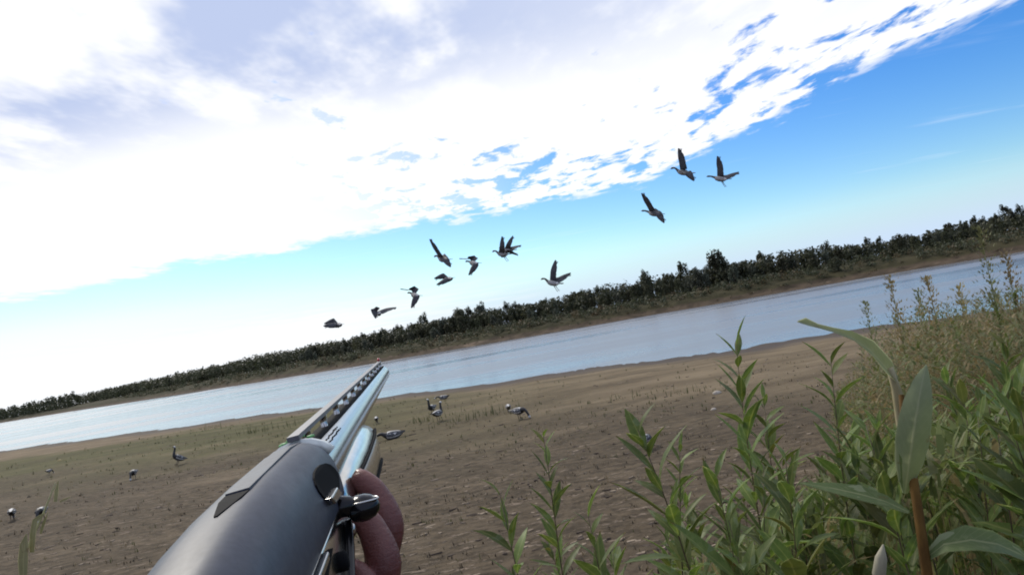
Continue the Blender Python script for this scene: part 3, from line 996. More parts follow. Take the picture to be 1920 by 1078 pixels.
# ejection port, bolt, bolt handle
mb = MB()
prt = [(-.106, .0030), (-.109, .0062), (-.114, .0092), (-.121, .0113), (-.130, .0126), (-.140, .0131), (-.149, .0129), (-.156, .0118), (-.160, .0096), (-.161, .0072), (-.158, .0038), (-.151, .0003), (-.142, -.0020), (-.130, -.0034), (-.118, -.0020), (-.110, .0004)]
def side_x(z, y=-.14):
    u = np.clip((z + .009) / .0305, 0, 1) ** (1 / .8)
    return .0192 * (max(0, 1 - u * u)) ** .36
mb.loft([[Vector((side_x(z) + dx, y, z)) for y, z in prt] for dx in (-.004, .0007)])
port = mb.build('ejection_port', blk, gun, smooth=False)
mb = MB()
mb.loft([[Vector((.0203 + dx, y, z)) for y, z in ((-.126, -.0028), (-.150, -.0015), (-.158, .0028), (-.136, .0022))] for dx in (-.004, .0016)])
bevel(mb.build('bolt', steel, port, smooth=False), .0006)
mb = MB()
hc = Vector((.0282, -.120, -.0125))
hax = Vector((1, .02, -.03)).normalized()
mb.tube([(.015, -.126, -.0075), (.022, -.122, -.0095), hc - hax * .004], [.0052, .0046, .0042], 12)
rings = []
for u, r_ in ((-1, .15), (-.93, .5), (-.7, .86), (-.3, 1.0), (.2, .98), (.6, .8), (.9, .45), (1, .12)):
    cen = hc + hax * (.0072 * u)
    rings.append([cen + Vector((0, math.cos(a) * .0078 * r_, math.sin(a) * .0060 * r_)) for a in [2 * math.pi * k / 18 for k in range(18)]])
mb.loft(rings)
bh = mb.build('bolt_handle', blkgloss, gun)
g = MB()
g.tube([hc + hax * (.0072 * math.cos(a)) + Vector((0, math.sin(a) * .0050 - .001, .0048 - .0007 * math.cos(a) ** 2 - .0012)) for a in [2 * math.pi * k / 24 for k in range(25)]], .0005, 5, cap=False)
g.build('handle_rim', steel, bh)
for y_, z_ in ((-.200, -.026), (-.272, -.020), (-.104, -.024)):      # cross pins
    g = MB()
    g.tube([(.0150, y_, z_), (.0197, y_, z_), (.0203, y_, z_)], [.0026, .0026, .0018], 14)
    g.build('cross_pin', steel, gun)
# side plates, button, trigger guard, trigger, stock
mb = MB()
mb.loft([[Vector((.0200 + dx, y, z)) for y, z in ((-.188, -.0095), (-.245, -.0100), (-.248, -.0132), (-.190, -.0122))] for dx in (-.002, .0012)])
bevel(mb.build('carrier_strip', steel, gun, smooth=False), .0005)
mb = MB()
mb.loft([[Vector((.0199 + dx, y, z)) for y, z in ((-.176, -.0118), (-.250, -.0134), (-.252, -.0205), (-.215, -.0180))] for dx in (-.002, .0009)])
mb.build('loading_cut', blk, gun, smooth=False)
mb = MB()
mb.tube([(.017, -.158, -.0225), (.0212, -.158, -.0225), (.0222, -.158, -.0225)], [.0040, .0040, .0028], 16)
mb.build('release_button', blk, gun)
mb = MB()
mb.loft([[Vector((.0196 + dx, y + dy, z)) for dx, dy in ((-.002, -w_), (-.002, w_), (.0022, w_ * .7), (.0022, -w_ * .7))] for y, z, w_ in ((-.119, -.0155, .0035), (-.126, -.021, .0042), (-.138, -.027, .0045), (-.152, -.033, .0030), (-.165, -.037, .0010))])
mb.build('release_lever', blkgloss, gun)
mb = MB()
gp = [(.006, -.135, -.036), (.008, -.142, -.052), (.008, -.165, -.066), (.008, -.20, -.068), (.007, -.225, -.058), (.006, -.235, -.038)]
mb.tube(gp, .0042, 8)
mb.build('trigger_guard', blkgloss, gun)
mb = MB()
mb.tube([(0, -.195, -.036), (0, -.190, -.05), (0, -.183, -.060)], [.004, .003, .002], 8)
mb.build('trigger', steel, gun)
mb = MB()
mb.loft([fore(*s_) for s_ in ((-.343, .0185, .004, -.034), (-.37, .0165, -.004, -.040), (-.42, .0160, -.012, -.058), (-.48, .0190, -.014, -.085), (-.56, .0210, -.016, -.115), (-.62, .0215, -.018, -.132), (-.655, .0215, -.018, -.140))])
mb.build('stock', wood_m, gun)

# ------------------------------------------------------------------ the hand that holds it
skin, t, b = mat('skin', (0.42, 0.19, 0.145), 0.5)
tcn = t.node('ShaderNodeTexCoord')
O = tcn.outputs['Object']
s1 = t.noise(O, 45, 4, .6)
s2 = t.noise(O, 700, 3, .6)
s3 = t.noise(t.mapv(O, (1, 1, 3.5)), 150, 4, .7)
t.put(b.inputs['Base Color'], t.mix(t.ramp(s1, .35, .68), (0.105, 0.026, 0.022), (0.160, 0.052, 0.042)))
b.inputs['Subsurface Weight'].default_value = .12
b.inputs['Subsurface Radius'].default_value = (.008, .003, .002)
t.put(b.inputs['Normal'], t.bump(t.m('ADD', t.m('MULTIPLY', s2, .4), t.m('ADD', s3, t.m('MULTIPLY', s1, .5))), .6, .0012))
nail_m, _, _ = mat('fingernail', (0.22, 0.095, 0.078), 0.35)
hand = MB()


def capsule(pts, rads, n=14):
    """smooth tapered limb with round ends"""
    P_ = [Vector(p_) for p_ in pts]
    path, rr = [], []
    d0 = (P_[1] - P_[0]).normalized()
    for u in (1, .9, .6, .3):
        path.append(P_[0] - d0 * rads[0] * u); rr.append(rads[0] * math.sqrt(max(.01, 1 - u * u)))
    K = 10
    for i in range(len(P_) - 1):
        p0, p1, p2, p3 = P_[max(i - 1, 0)], P_[i], P_[i + 1], P_[min(i + 2, len(P_) - 1)]
        for k in range(K):
            u = k / K
            path.append(.5 * ((2 * p1) + (p2 - p0) * u + (2 * p0 - 5 * p1 + 4 * p2 - p3) * u * u + (-p0 + 3 * p1 - 3 * p2 + p3) * u ** 3))
            rr.append(rads[i] * (1 - u) + rads[i + 1] * u)
    d1 = (P_[-1] - P_[-2]).normalized()
    for u in (0, .3, .6, .9, 1):
        path.append(P_[-1] + d1 * rads[-1] * u); rr.append(rads[-1] * math.sqrt(max(.01, 1 - u * u)))
    hand.tube(path, rr, n)


# fingers: knuckle under the gun, joint out at the right, tip back on the flank
FING = [
    [(.002, -.055, -.068), (.022, -.058, -.060), (.0355, -.060, -.038), (.0335, -.053, -.021), (.0272, -.048, -.0120)],
    [(.000, -.085, -.070), (.020, -.092, -.064), (.0325, -.095, -.046), (.0312, -.088, -.030), (.0262, -.083, -.0215)],
    [(-.002, -.106, -.071), (.014, -.114, -.068), (.0240, -.117, -.058), (.0250, -.112, -.048), (.0220, -.108, -.042)],
    [(-.004, -.127, -.069), (.008, -.134, -.067), (.0170, -.136, -.060), (.0190, -.131, -.053), (.0170, -.128, -.048)],
]
for i, f_ in enumerate(FING):
    k = (.93, .96, .90, .80)[i]
    capsule(f_, [.0096 * k, .0084 * k, .0096 * k, .0076 * k, .0068 * k])
for x, y, z, r_ in ((0, 0, 0, 0),):
    pass
capsule([(.0, -.060, -.068), (-.020, -.068, -.072), (-.045, -.085, -.078)], [.012, .013, .016])
capsule([(.0, -.085, -.070), (-.022, -.092, -.075), (-.045, -.098, -.082)], [.013, .015, .018])
capsule([(-.002, -.108, -.070), (-.022, -.113, -.076), (-.045, -.112, -.084)], [.013, .015, .018])
capsule([(-.003, -.130, -.067), (-.022, -.130, -.074), (-.045, -.124, -.084)], [.011, .014, .017])
# thumb on the left flank
capsule([(-.046, -.092, -.078), (-.044, -.066, -.052), (-.036, -.044, -.030), (-.029, -.028, -.012)], [.014, .0118, .0105, .0085])
# wrist and forearm
capsule([(-.045, -.104, -.082), (-.070, -.125, -.115), (-.11, -.17, -.17), (-.17, -.26, -.27), (-.22, -.34, -.36)], [.020, .025, .028, .036, .042], 18)
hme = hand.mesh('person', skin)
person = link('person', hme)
person.matrix_world = gun.matrix_world @ Matrix.Translation((-.0055, 0, -.0015))
tag(person, 'bare hand gripping the shotgun from below, reddish fingertips on its right flank', 'person')
rm = person.modifiers.new('remesh', 'REMESH')
rm.mode, rm.voxel_size, rm.use_smooth_shade = 'VOXEL', .0013, True
sm = person.modifiers.new('smooth', 'SMOOTH')
sm.factor, sm.iterations = .5, 7
for i, f_ in enumerate(FING):
    a_, b_ = Vector(f_[3]), Vector(f_[4])
    d_ = (b_ - a_).normalized()
    out = Vector((1, 0, .55))
    out = (out - d_ * out.dot(d_)).normalized()
    sd_ = d_.cross(out)
    r_ = (.0068, .0070, .0066, .0058)[i]
    base = b_ - d_ * .003 + out * (r_ * .70)
    nb = MB()
    rings = []
    for u, w_ in ((-.0055, .0040), (0, .0050), (.005, .0048), (.0082, .0036)):
        rings.append([base + d_ * u + sd_ * (w_ * s_) + out * (.0011 - .0016 * s_ * s_ - max(0, u) * .20) for s_ in (-1, -.5, 0, .5, 1)] +
                     [base + d_ * u + sd_ * (w_ * s_) + out * (-.0009 - .0016 * s_ * s_ - max(0, u) * .20) for s_ in (1, .5, 0, -.5, -1)])
    nb.loft(rings)
    nb.build('fingernail', nail_m, person)
# jacket sleeve over the forearm, below the frame
sl = MB()
sl.tube([(-.115, -.178, -.178), (-.118, -.182, -.182), (-.17, -.26, -.27), (-.24, -.37, -.39)], [.036, .041, .048, .056], 18, cap=False)
sl.build('sleeve', varied('jacket_cloth', (0.05, 0.055, 0.035), (0.085, 0.085, 0.055), 40, .9, bump=.3, bdist=.002), person)
# ------------------------------------------------------------------ willow saplings and weeds on the near bank
stem_m = varied('willow_stem', (0.060, 0.040, 0.020), (0.115, 0.085, 0.035), 25, .6, rnd=.3)
stem_y = varied('ochre_stalk', (0.060, 0.030, 0.008), (0.125, 0.070, 0.018), 40, .75, stretch=(1, 1, .15), spec=.1)


def leafy(name, top, rib_c, rnd, trans, rough=.45, strip=False):
    m_, t_, b_ = mat(name, top[0], rough, 0, .18)
    tc_ = t_.node('ShaderNodeTexCoord')
    O_ = tc_.outputs['Object']
    s_ = t_.node('ShaderNodeSeparateXYZ')
    t_.put(s_.inputs[0], O_)
    nz_ = t_.noise(O_, 7, 4, .6)
    oi = t_.node('ShaderNodeObjectInfo')
    c_ = t_.mix(t_.ramp(nz_, .3, .7), top[0], top[1])
    # side veins and midrib
    if strip:
        ax = t_.m('ABSOLUTE', t_.node('ShaderNodeAttribute', attribute_name='across').outputs['Fac'])
        al = t_.node('ShaderNodeAttribute', attribute_name='along').outputs['Fac']
        ph = t_.m('SUBTRACT', t_.m('MULTIPLY', al, 95), t_.m('MULTIPLY', ax, 160))
        n2_ = t_.noise(O_, 90, 5, .65)
        c_ = t_.mix(t_.ramp(n2_, .5, .75, 0, .35), c_, rib_c)
        c_ = t_.mix(t_.ramp(t_.noise(O_, 40, 3, .5), .66, .74, 0, .6), c_, (0.12, 0.085, 0.03))
    else:
        ax = t_.m('ABSOLUTE', s_.outputs[0])
        ph = t_.m('SUBTRACT', t_.m('MULTIPLY', s_.outputs[1], 95), t_.m('MULTIPLY', ax, 160))
    vein = t_.ramp(t_.m('SINE', ph), .82, 1.0)
    c_ = t_.mix(t_.m('MULTIPLY', vein, .22), c_, rib_c)
    c_ = t_.mix(t_.ramp(ax, .010, .004, 0, .85), c_, rib_c)
    if not strip:      # a few yellowed leaves, and dry brown spots and tips
        old = t_.ramp(t_.m('FRACT', t_.m('MULTIPLY', oi.outputs['Random'], 37.0)), .90, .99, 0, .55)
        c_ = t_.mix(old, c_, (0.15, 0.135, 0.045))
        c_ = t_.mix(t_.ramp(t_.noise(O_, 19, 4, .7), .64, .72, 0, .75), c_, (0.10, 0.065, 0.025))
        c_ = t_.mix(t_.ramp(t_.m('ADD', s_.outputs[1], t_.m('MULTIPLY', nz_, .2)), .98, 1.08, 0, .8), c_, (0.15, 0.10, 0.04))
    h_ = t_.node('ShaderNodeHueSaturation')
    t_.put(h_.inputs['Value'], t_.m('ADD', 1 - rnd, t_.m('MULTIPLY', oi.outputs['Random'], 2 * rnd)))
    t_.put(h_.inputs['Hue'], t_.m('ADD', .488, t_.m('MULTIPLY', oi.outputs['Random'], .02)))
    t_.put(h_.inputs['Color'], c_)
    t_.put(b_.inputs['Base Color'], h_.outputs[0])
    tr = t_.node('ShaderNodeBsdfTranslucent')
    thin = t_.mix(1.0, h_.outputs[0], (2.8, 2.65, 2.7), 'MULTIPLY')     # light crosses the upper and the lower skin
    t_.l.new(thin, tr.inputs[0])
    mx = t_.node('ShaderNodeMixShader')
    mx.inputs[0].default_value = trans
    t_.l.new(b_.outputs[0], mx.inputs[1])
    t_.l.new(tr.outputs[0], mx.inputs[2])
    t_.l.new(mx.outputs[0], t_.n['Material Output'].inputs[0])
    return m_


LEAF_T = leafy('willow_leaf_upper', ((0.094, 0.134, 0.034), (0.140, 0.176, 0.050)), (0.21, 0.23, 0.08), .35, .45)
LEAF_U = leafy('willow_leaf_under', ((0.118, 0.162, 0.070), (0.165, 0.205, 0.100)), (0.24, 0.27, 0.14), .25, .45, .6)


def leaf_mesh(width, droop, curl, fold, seed, mats=None):
    """lance-shaped blade along +Y, one unit long, green above and paler below"""
    rnd = random.Random(seed)
    mb = MB()
    rows = [(0, .05), (.10, .35), (.26, .82), (.45, 1), (.65, .82), (.84, .42), (1, .02)]
    vs_, side = [], rnd.uniform(-.05, .05)
    for layer in (0, 1):
        for y, w_ in rows:
            z = -droop * y * y + curl * y * y * y
            for k in (-1, 0, 1):
                vs_.append((k * w_ * width * .5 + side * y * y, y * (1 - .25 * droop * y), z + abs(k) * w_ * width * fold + rnd.uniform(-.006, .006) - layer * .004))
    n = len(rows) * 3
    fs, mi = [], []
    for layer in (0, 1):
        for i in range(len(rows) - 1):
            for k in range(2):
                a = layer * n + i * 3 + k
                q = (a, a + 1, a + 4, a + 3)
                fs.append(q if layer == 0 else q[::-1])
                mi.append(layer)
    mb.add(vs_, fs, mi)
    return mb.mesh('willow_leaf', mats or [LEAF_T, LEAF_U])


LEAVES = [leaf_mesh(w_, d_, c_, f_, i) for i, (w_, d_, c_, f_) in enumerate([
    (.17, .12, 0, .14), (.20, .30, .05, .10), (.15, .05, -.05, .22), (.21, .45, .15, .12), (.18, .2, -.12, .25), (.16, .6, .2, .1)])]


def place_leaf(parent, me, base, d_, n_, length, wscale=1.0):
    d_ = d_.normalized()
    z_ = (n_ - d_ * n_.dot(d_)).normalized()
    x_ = d_.cross(z_)
    o = link('leaf', me, parent)
    M_ = Matrix((x_ * length * wscale, d_ * length, z_ * length)).transposed().to_4x4()
    M_.translation = base
    o.matrix_local = M_
    return o


def willow(root, top, nleaf, llen, seed, label, group=None, stem_r=.0042, t0=.2, steep=(28, 62), bend=.05, name='willow_sapling', stem=None, wscale=1.0, toplen=.55):
    rnd = random.Random(seed)
    r = empty(name, root)
    tag(r, label, 'sapling', group)
    A, B = Vector((0, 0, -.05)), Vector(top) - Vector(root)
    side = Vector((rnd.uniform(-1, 1), rnd.uniform(-1, 1), 0)) * bend * B.length
    pt = lambda u: A.lerp(B, u) + side * (math.sin(math.pi * u)) + Vector((math.sin(u * 9 + seed), math.cos(u * 8 + seed), 0)) * .004
    sb = MB()
    sb.tube([pt(k / 10) for k in range(11)], [stem_r * (1.15 - .9 * k / 10) for k in range(11)], 7)
    sb.build('stem', stem or stem_m, r)
    ang = rnd.uniform(0, 6.28)
    for k in range(nleaf):
        u = t0 + (1 - t0) * (k + .5) / nleaf
        u = min(.995, u + rnd.uniform(-.01, .01))
        p_ = pt(u)
        ax = (pt(min(1, u + .03)) - pt(u - .03)).normalized()
        ang += 2.4 + rnd.uniform(-.35, .35)
        rad_ = Vector((math.cos(ang), math.sin(ang), 0))
        rad_ = (rad_ - ax * rad_.dot(ax)).normalized()
        el = R_(steep[1] + (steep[0] - steep[1]) * u + rnd.uniform(-14, 14))
        d_ = ax * math.cos(el) + rad_ * math.sin(el)
        n_ = ax * math.sin(el) - rad_ * math.cos(el) + Vector((rnd.gauss(0, .25), rnd.gauss(0, .25), rnd.gauss(0, .1)))
        ln = 1.18 * llen * rnd.uniform(.7, 1.25) * (1 if u < .8 else 1 - (1 - toplen) * (u - .8) / .2)
        place_leaf(r, rnd.choice(LEAVES), p_, d_, n_, ln, rnd.uniform(1.0, 1.5) * wscale)
    return r


def rooted(px_, py_, depth, lean=(0, 0)):
    tp = at(px_, py_, depth)
    x, y = tp.x + lean[0], tp.y + lean[1]
    return (x, y, float(gz(x, y))), tp


NAMED = [  # top pixel, depth, leaves, leaf length, label
    (934, 925, 2.0, 30, .115, 'leftmost willow shoot at the bottom edge, pale twisted tip'),
    (1016, 812, 2.5, 40, .100, 'slender willow shoot with bare dark stem, second from the left'),
    (1196, 806, 1.9, 40, .150, 'willow shoot with two broad leaves raised like hands, before the half-hidden goose'),
    (1276, 838, 2.6, 44, .105, 'thin leafy willow shoot between the broad-leaved one and the tall one'),
    (1381, 640, 2.2, 52, .125, 'tall willow sapling whose wispy tip reaches the waterline'),
    (1432, 745, 2.5, 46, .120, 'willow sapling crowding the right side of the tall wispy one'),
    (1556, 672, 2.0, 46, .130, 'upright willow sapling standing left of the bent stalk, before the bare sand'),
    (1622, 800, 1.8, 36, .135, 'short willow sapling just left of the bent stalk'),
    (1886, 645, 2.4, 50, .125, 'willow sapling with erect tip near the right edge, under the reed heads'),
    (1806, 745, 2.1, 46, .130, 'bushy willow sapling right of the big upright leaf'),
    (1768, 690, 3.0, 46, .130, 'willow sapling behind the big upright leaf'),
    (1915, 780, 1.7, 38, .150, 'broad-leaved willow sapling cut by the right edge'),
    (1100, 960, 1.9, 30, .120, 'low willow shoot with silvery upturned leaves at the bottom'),
    (1470, 860, 1.7, 36, .140, 'leafy willow shoot low in front of the bare sand patch'),
]
for i, (x, y, d_, n_, ln, lab) in enumerate(NAMED):
    rr_ = random.Random(900 + i)
    root, tp = rooted(x, y, d_, (rr_.uniform(-.06, .06), rr_.uniform(-.06, .06)))
    willow(root, tp, n_, ln, 300 + i, lab, t0=.25 if i not in (1, 3) else .3)
rp = random.Random(41)
k = 0
while k < 72:
    x = 930 + 1050 * rp.random() ** .48
    d_ = rp.uniform(1.5, 4.6)
    ymin = np.interp(x, [900, 1000, 1180, 1340, 1480, 1600, 1750, 1960], [1040, 1010, 985, 880, 860, 780, 720, 700])
    y = ymin + rp.uniform(0, 190) * (1.25 - x / 2600)
    if y > 1070: continue
    zone = ('nearer willow sapling of the thicket, ' if d_ < 2.7 else 'farther willow sapling of the thicket, ') + ('left of the tall wispy sapling' if x < 1340 else 'between the tall wispy sapling and the bent stalk' if x < 1660 else 'between the bent stalk and the right edge')
    root, tp = rooted(x, y, d_, (rp.uniform(-.1, .1), rp.uniform(-.1, .1)))
    willow(root, tp, rp.randint(22, 32), rp.uniform(.10, .15), 500 + k, zone, 'thicket saplings: ' + zone, t0=.35, stem_r=.0036)
    k += 1

# the stout stalk with a bent-over top and a big upright leaf
root, tp = rooted(1690, 782, 1.0, (.02, -.02))
bs = empty('bent_stalk', root)
tag(bs, 'stout ochre stalk with one big upright leaf and a bent-over top', 'plant')
rv = Vector(root)
tip = [at(1742, 1100, .93), at(1722, 960, .96), at(1697, 800, 1.0)]
sb = MB()
pth = [Vector((0, 0, -.05)), (tip[0] - rv) * .55, tip[0] - rv, tip[1] - rv, tip[2] - rv, at(1690, 740, 1.01) - rv]
sb.tube(pth, [.0075, .0072, .0066, .0060, .0052, .0035], 10)
sb.build('stem', stem_y, bs)
sb = MB()   # second shoot, pale, that bends over to the left
pth2 = [at(1700, 850, 1.03) - rv, at(1688, 790, 1.03) - rv, at(1681, 730, 1.03) - rv, at(1668, 690, 1.02) - rv]
sb.tube(pth2, [.0058, .0062, .0066, .0050], 8)
sb.build('side_shoot', varied('pale_shoot', (0.26, 0.22, 0.11), (0.34, 0.30, 0.17), 30, .5), bs)
BIGT = leafy('big_leaf_upper', ((0.085, 0.120, 0.045), (0.115, 0.150, 0.065)), (0.22, 0.24, 0.13), .05, .4, .5, True)
BIGU = leafy('big_leaf_under', ((0.190, 0.220, 0.125), (0.235, 0.265, 0.155)), (0.26, 0.28, 0.18), .05, .4, .6, True)


def strip_leaf(parent, pix, depths, widths, nrm, fold=.12, seed=1, pale=False):
    """a blade that follows its own curve: centre line, half widths and folded midrib"""
    rnd = random.Random(seed)
    C_ = [at(x, y, d_) - rv for (x, y), d_ in zip(pix, depths)]
    n_ = Vector(nrm).normalized()
    vs_, fs, mi, acr, alg = [], [], [], [], []
    for layer in (0, 1):
        for i, c_ in enumerate(C_):
            t_ = (C_[min(i + 1, len(C_) - 1)] - C_[max(i - 1, 0)]).normalized()
            z_ = (n_ - t_ * n_.dot(t_)).normalized()
            x_ = t_.cross(z_)
            for k_ in (-1, -.55, 0, .55, 1):
                acr.append(k_ * .1)
                alg.append(i / (len(C_) - 1))
                vs_.append(c_ + x_ * widths[i] * k_ + z_ * (abs(k_) * widths[i] * fold + rnd.uniform(-.0006, .0006) - layer * .0007))
    m_ = len(C_) * 5
    for layer in (0, 1):
        for i in range(len(C_) - 1):
            for k_ in range(4):
                a = layer * m_ + i * 5 + k_
                q = (a, a + 1, a + 6, a + 5)
                fs.append(q if layer == 0 else q[::-1])
                mi.append(layer)
    mb = MB()
    mb.add(vs_, fs, mi)
    o = mb.build('leaf', [BIGU if pale else BIGT, BIGU], parent)
    for nm, dat in (('across', acr), ('along', alg)):
        o.data.attributes.new(nm, 'FLOAT', 'POINT').data.foreach_set('value', dat)
    return o


toward = -CF
strip_leaf(bs, [(1697, 925), (1699, 905), (1704, 870), (1710, 830), (1716, 790), (1722, 755), (1728, 722), (1733, 700), (1737, 684)], [.985, .975, .965, .957, .955, .958, .965, .975, .985], [.003, .009, .0165, .0195, .0190, .0170, .0125, .007, .001], -(toward + CR * -.5), .38)
strip_leaf(bs, [(1680, 712), (1662, 690), (1630, 655), (1596, 632), (1562, 620), (1535, 612), (1512, 606), (1496, 603)], [1.02, 1.02, 1.01, 1.0, .99, .98, .97, .965], [.004, .0125, .0135, .0085, .0045, .0038, .0070, .001], toward + CU * .9, .4, 2, True)
strip_leaf(bs, [(1730, 1050), (1770, 1020), (1820, 1012), (1870, 1020), (1915, 1040), (1950, 1065)], [.95, .93, .92, .92, .93, .94], [.004, .013, .019, .018, .012, .001], toward + CU * 1.6, .25, 3)
strip_leaf(bs, [(1705, 960), (1660, 940), (1610, 925), (1560, 915), (1500, 905)], [.97, .99, 1.0, 1.02, 1.05], [.003, .012, .016, .012, .001], CU + toward * .5, .15, 4)
sb = MB()   # dry bud near the bottom edge
bp = at(1652, 1045, 1.05) - rv
sb.tube([at(1650, 1110, 1.05) - rv, at(1648, 1075, 1.05) - rv, bp, at(1656, 1020, 1.05) - rv], [.003, .009, .008, .001], 10)
sb.build('dry_bud', varied('dry_bud', (0.20, 0.185, 0.13), (0.29, 0.265, 0.19), 60, .8, stretch=(1, 1, .2)), bs)

# pale jointed grass stalk at lower left
root, tp = rooted(110, 905, 1.5, (-.02, 0))
gs = empty('grass_stalk', root)
tag(gs, 'pale jointed grass stalk with folded blades at the lower left corner', 'grass')
rv = Vector(root)
BIGT2 = leafy('grass_blade_upper', ((0.20, 0.20, 0.10), (0.28, 0.27, 0.15)), (0.34, 0.33, 0.18), .05, .15, .5, True)
BIGU2 = leafy('grass_blade_under', ((0.28, 0.27, 0.15), (0.36, 0.34, 0.20)), (0.42, 0.40, 0.26), .05, .15, .5, True)
_sv = (BIGT, BIGU)
BIGT, BIGU = BIGT2, BIGU2
sb = MB()
sb.tube([Vector((0, 0, -.05)), at(40, 1120, 1.45) - rv, at(50, 1030, 1.47) - rv, at(82, 960, 1.5) - rv, at(104, 905, 1.5) - rv], [.004, .0038, .003, .002, .001], 7)
sb.build('stem', BIGT2, gs)
strip_leaf(gs, [(44, 1090), (44, 1050), (46, 1020), (50, 1000)], [1.44] * 4, [.007, .0095, .008, .001], toward, .2, 5)
strip_leaf(gs, [(60, 1035), (62, 1000), (66, 975), (76, 968), (84, 962)], [1.45] * 5, [.004, .006, .005, .004, .001], toward, .2, 6)
strip_leaf(gs, [(76, 1000), (82, 980), (90, 960)], [1.5] * 3, [.002, .003, .0006], toward, .2, 7)
strip_leaf(gs, [(104, 940), (106, 920), (109, 902)], [1.5] * 3, [.0035, .004, .0006], toward, .2, 8)
strip_leaf(gs, [(112, 940), (122, 936), (132, 931)], [1.5] * 3, [.002, .0025, .0006], toward, .2, 9)
BIGT, BIGU = _sv

# ------------------------------------------------------------------ tall dry weeds at right: seed stalks that can be told apart, the rest as one mass
W_GREEN = leafmat('weed_green', (0.090, 0.118, 0.030), (0.145, 0.165, 0.050), .2, .4)
W_TAN = leafmat('weed_dry', (0.190, 0.150, 0.065), (0.280, 0.220, 0.105), .2, .4)
W_SAGE = leafmat('weed_sage', (0.130, 0.140, 0.060), (0.190, 0.195, 0.090), .2, .4)


def blade(mb, p_, h_, lean, w_, mi, az):
    d_ = Vector((math.cos(az), math.sin(az), 0))
    s_ = Vector((-math.sin(az), math.cos(az), 0))
    q0, q1, q2 = p_, p_ + Vector((0, 0, h_ * .55)) + d_ * lean * .3, p_ + Vector((0, 0, h_)) + d_ * lean
    mb.add([q0 - s_ * w_, q0 + s_ * w_, q1 + s_ * w_ * .8, q1 - s_ * w_ * .8, q2], [(0, 1, 2, 3), (3, 2, 4)], mi)


def seed_stalk(px_, py_, depth, label, seed, h_panicle=.42, width=.13):
    rnd = random.Random(seed)
    root, tp = rooted(px_, py_, depth)
    r = empty('weed_stalk', root)
    tag(r, label, 'weed', 'seed stalks above the weeds at right')
    B = tp - Vector(root)
    sb = MB()
    sb.tube([Vector((0, 0, -.05)), B * .5 + Vector((rnd.uniform(-.03, .03), 0, 0)), B], [.008, .006, .002], 6)
    sb.build('stem', W_SAGE, r)
    pn, lf = MB(), MB()
    for _ in range(150):
        u = 1 - rnd.random() ** 1.2 * h_panicle
        p_ = B * u
        an = rnd.uniform(0, 6.28)
        ln = width * (1.15 - u) / h_panicle * rnd.uniform(.5, 1.4) + .02
        q_ = rnd.uniform(.1, 1)
        blade(pn, p_ + Vector((math.cos(an) * ln * q_, math.sin(an) * ln * q_, ln * q_ * .7)), .035, .03, .010, 0, an)
        if rnd.random() < .2: blade(pn, p_, ln * .8, ln, .004, 0, an)
    for _ in range(34):
        u = rnd.uniform(.15, 1 - h_panicle * .6)
        blade(lf, B * u, rnd.uniform(.04, .14), rnd.uniform(.08, .2), .011, 0, rnd.uniform(0, 6.28))
    tag(pn.build('seed_head', W_SAGE if seed % 2 else W_TAN, r, smooth=False), kind='stuff')
    tag(lf.build('foliage', W_GREEN, r, smooth=False), kind='stuff')


for i, (x, y, d_, lab) in enumerate([
        (1669, 523, 9.0, 'dark seed stalk at the left end of the weeds, before the river'),
        (1622, 570, 10.5, 'thin faint weed stalk standing left of all the others'),
        (1738, 524, 8.5, 'bushy pale seed stalk, second tall one before the river'),
        (1722, 548, 9.5, 'small stalk touching the left side of the bushy pale one'),
        (1797, 540, 9.0, 'short dark stalk between the bushy pale one and the tallest'),
        (1837, 432, 8.0, 'tallest seed stalk, reaching the far bank'),
        (1886, 478, 8.0, 'feathery seed stalk near the right edge'),
        (1862, 548, 9.0, 'short stalk between the tallest and the feathery one')]):
    seed_stalk(x, y, d_, lab, 60 + i)

weeds = MB()
rw = random.Random(12)
def tuft(mb, tp, z0, hh, rnd, cols):
    """one branching weed: thin stem with short leaflets and a loose top"""
    base = Vector((tp.x + rnd.uniform(-.08, .08), tp.y + rnd.uniform(-.08, .08), z0))
    B = tp - base
    blade(mb, base, hh, .04, .0035, rnd.choice([1, 1, 2]), rnd.uniform(0, 6.28))
    mi = rnd.choices([0, 1, 2], cols)[0]
    for _ in range(22):
        u = 1 - rnd.random() ** 1.4 * .8
        an = rnd.uniform(0, 6.28)
        ln = rnd.uniform(.03, .10) * (1.25 - .55 * u)
        off = Vector((math.cos(an), math.sin(an), 0)) * rnd.uniform(0, .11) * (1.25 - u)
        blade(mb, base + B * u + off, ln * rnd.uniform(.1, .9), ln, rnd.uniform(.005, .012), mi if rnd.random() < .75 else rnd.choice([0, 1, 2]), an)
for k in range(2500):
    x = rw.uniform(1560, 2150)
    d_ = rw.uniform(4.6, 13.5)
    ytop = np.interp(x, [1560, 1620, 1700, 1800, 1920, 2150], [745, 635, 575, 552, 530, 470]) + abs(rw.gauss(0, 60)) + (d_ < 7) * 50 + 22 * noise.noise(Vector((x * .02, d_ * .5, 0)))
    tp = at(x, ytop, d_)
    z0 = float(gz(tp.x, tp.y))
    hh = tp.z - z0
    if hh < .2: continue
    pat = noise.noise(Vector((tp.x * .9, tp.y * .6, 3)))
    tuft(weeds, tp, z0, hh, rw, [.34 - .3 * pat, .38 + .4 * pat, .28])
tag(weeds.build('tall_weeds', [W_GREEN, W_TAN, W_SAGE], smooth=False), 'mass of tall dry and green weeds at the right edge', 'weeds', kind='stuff')

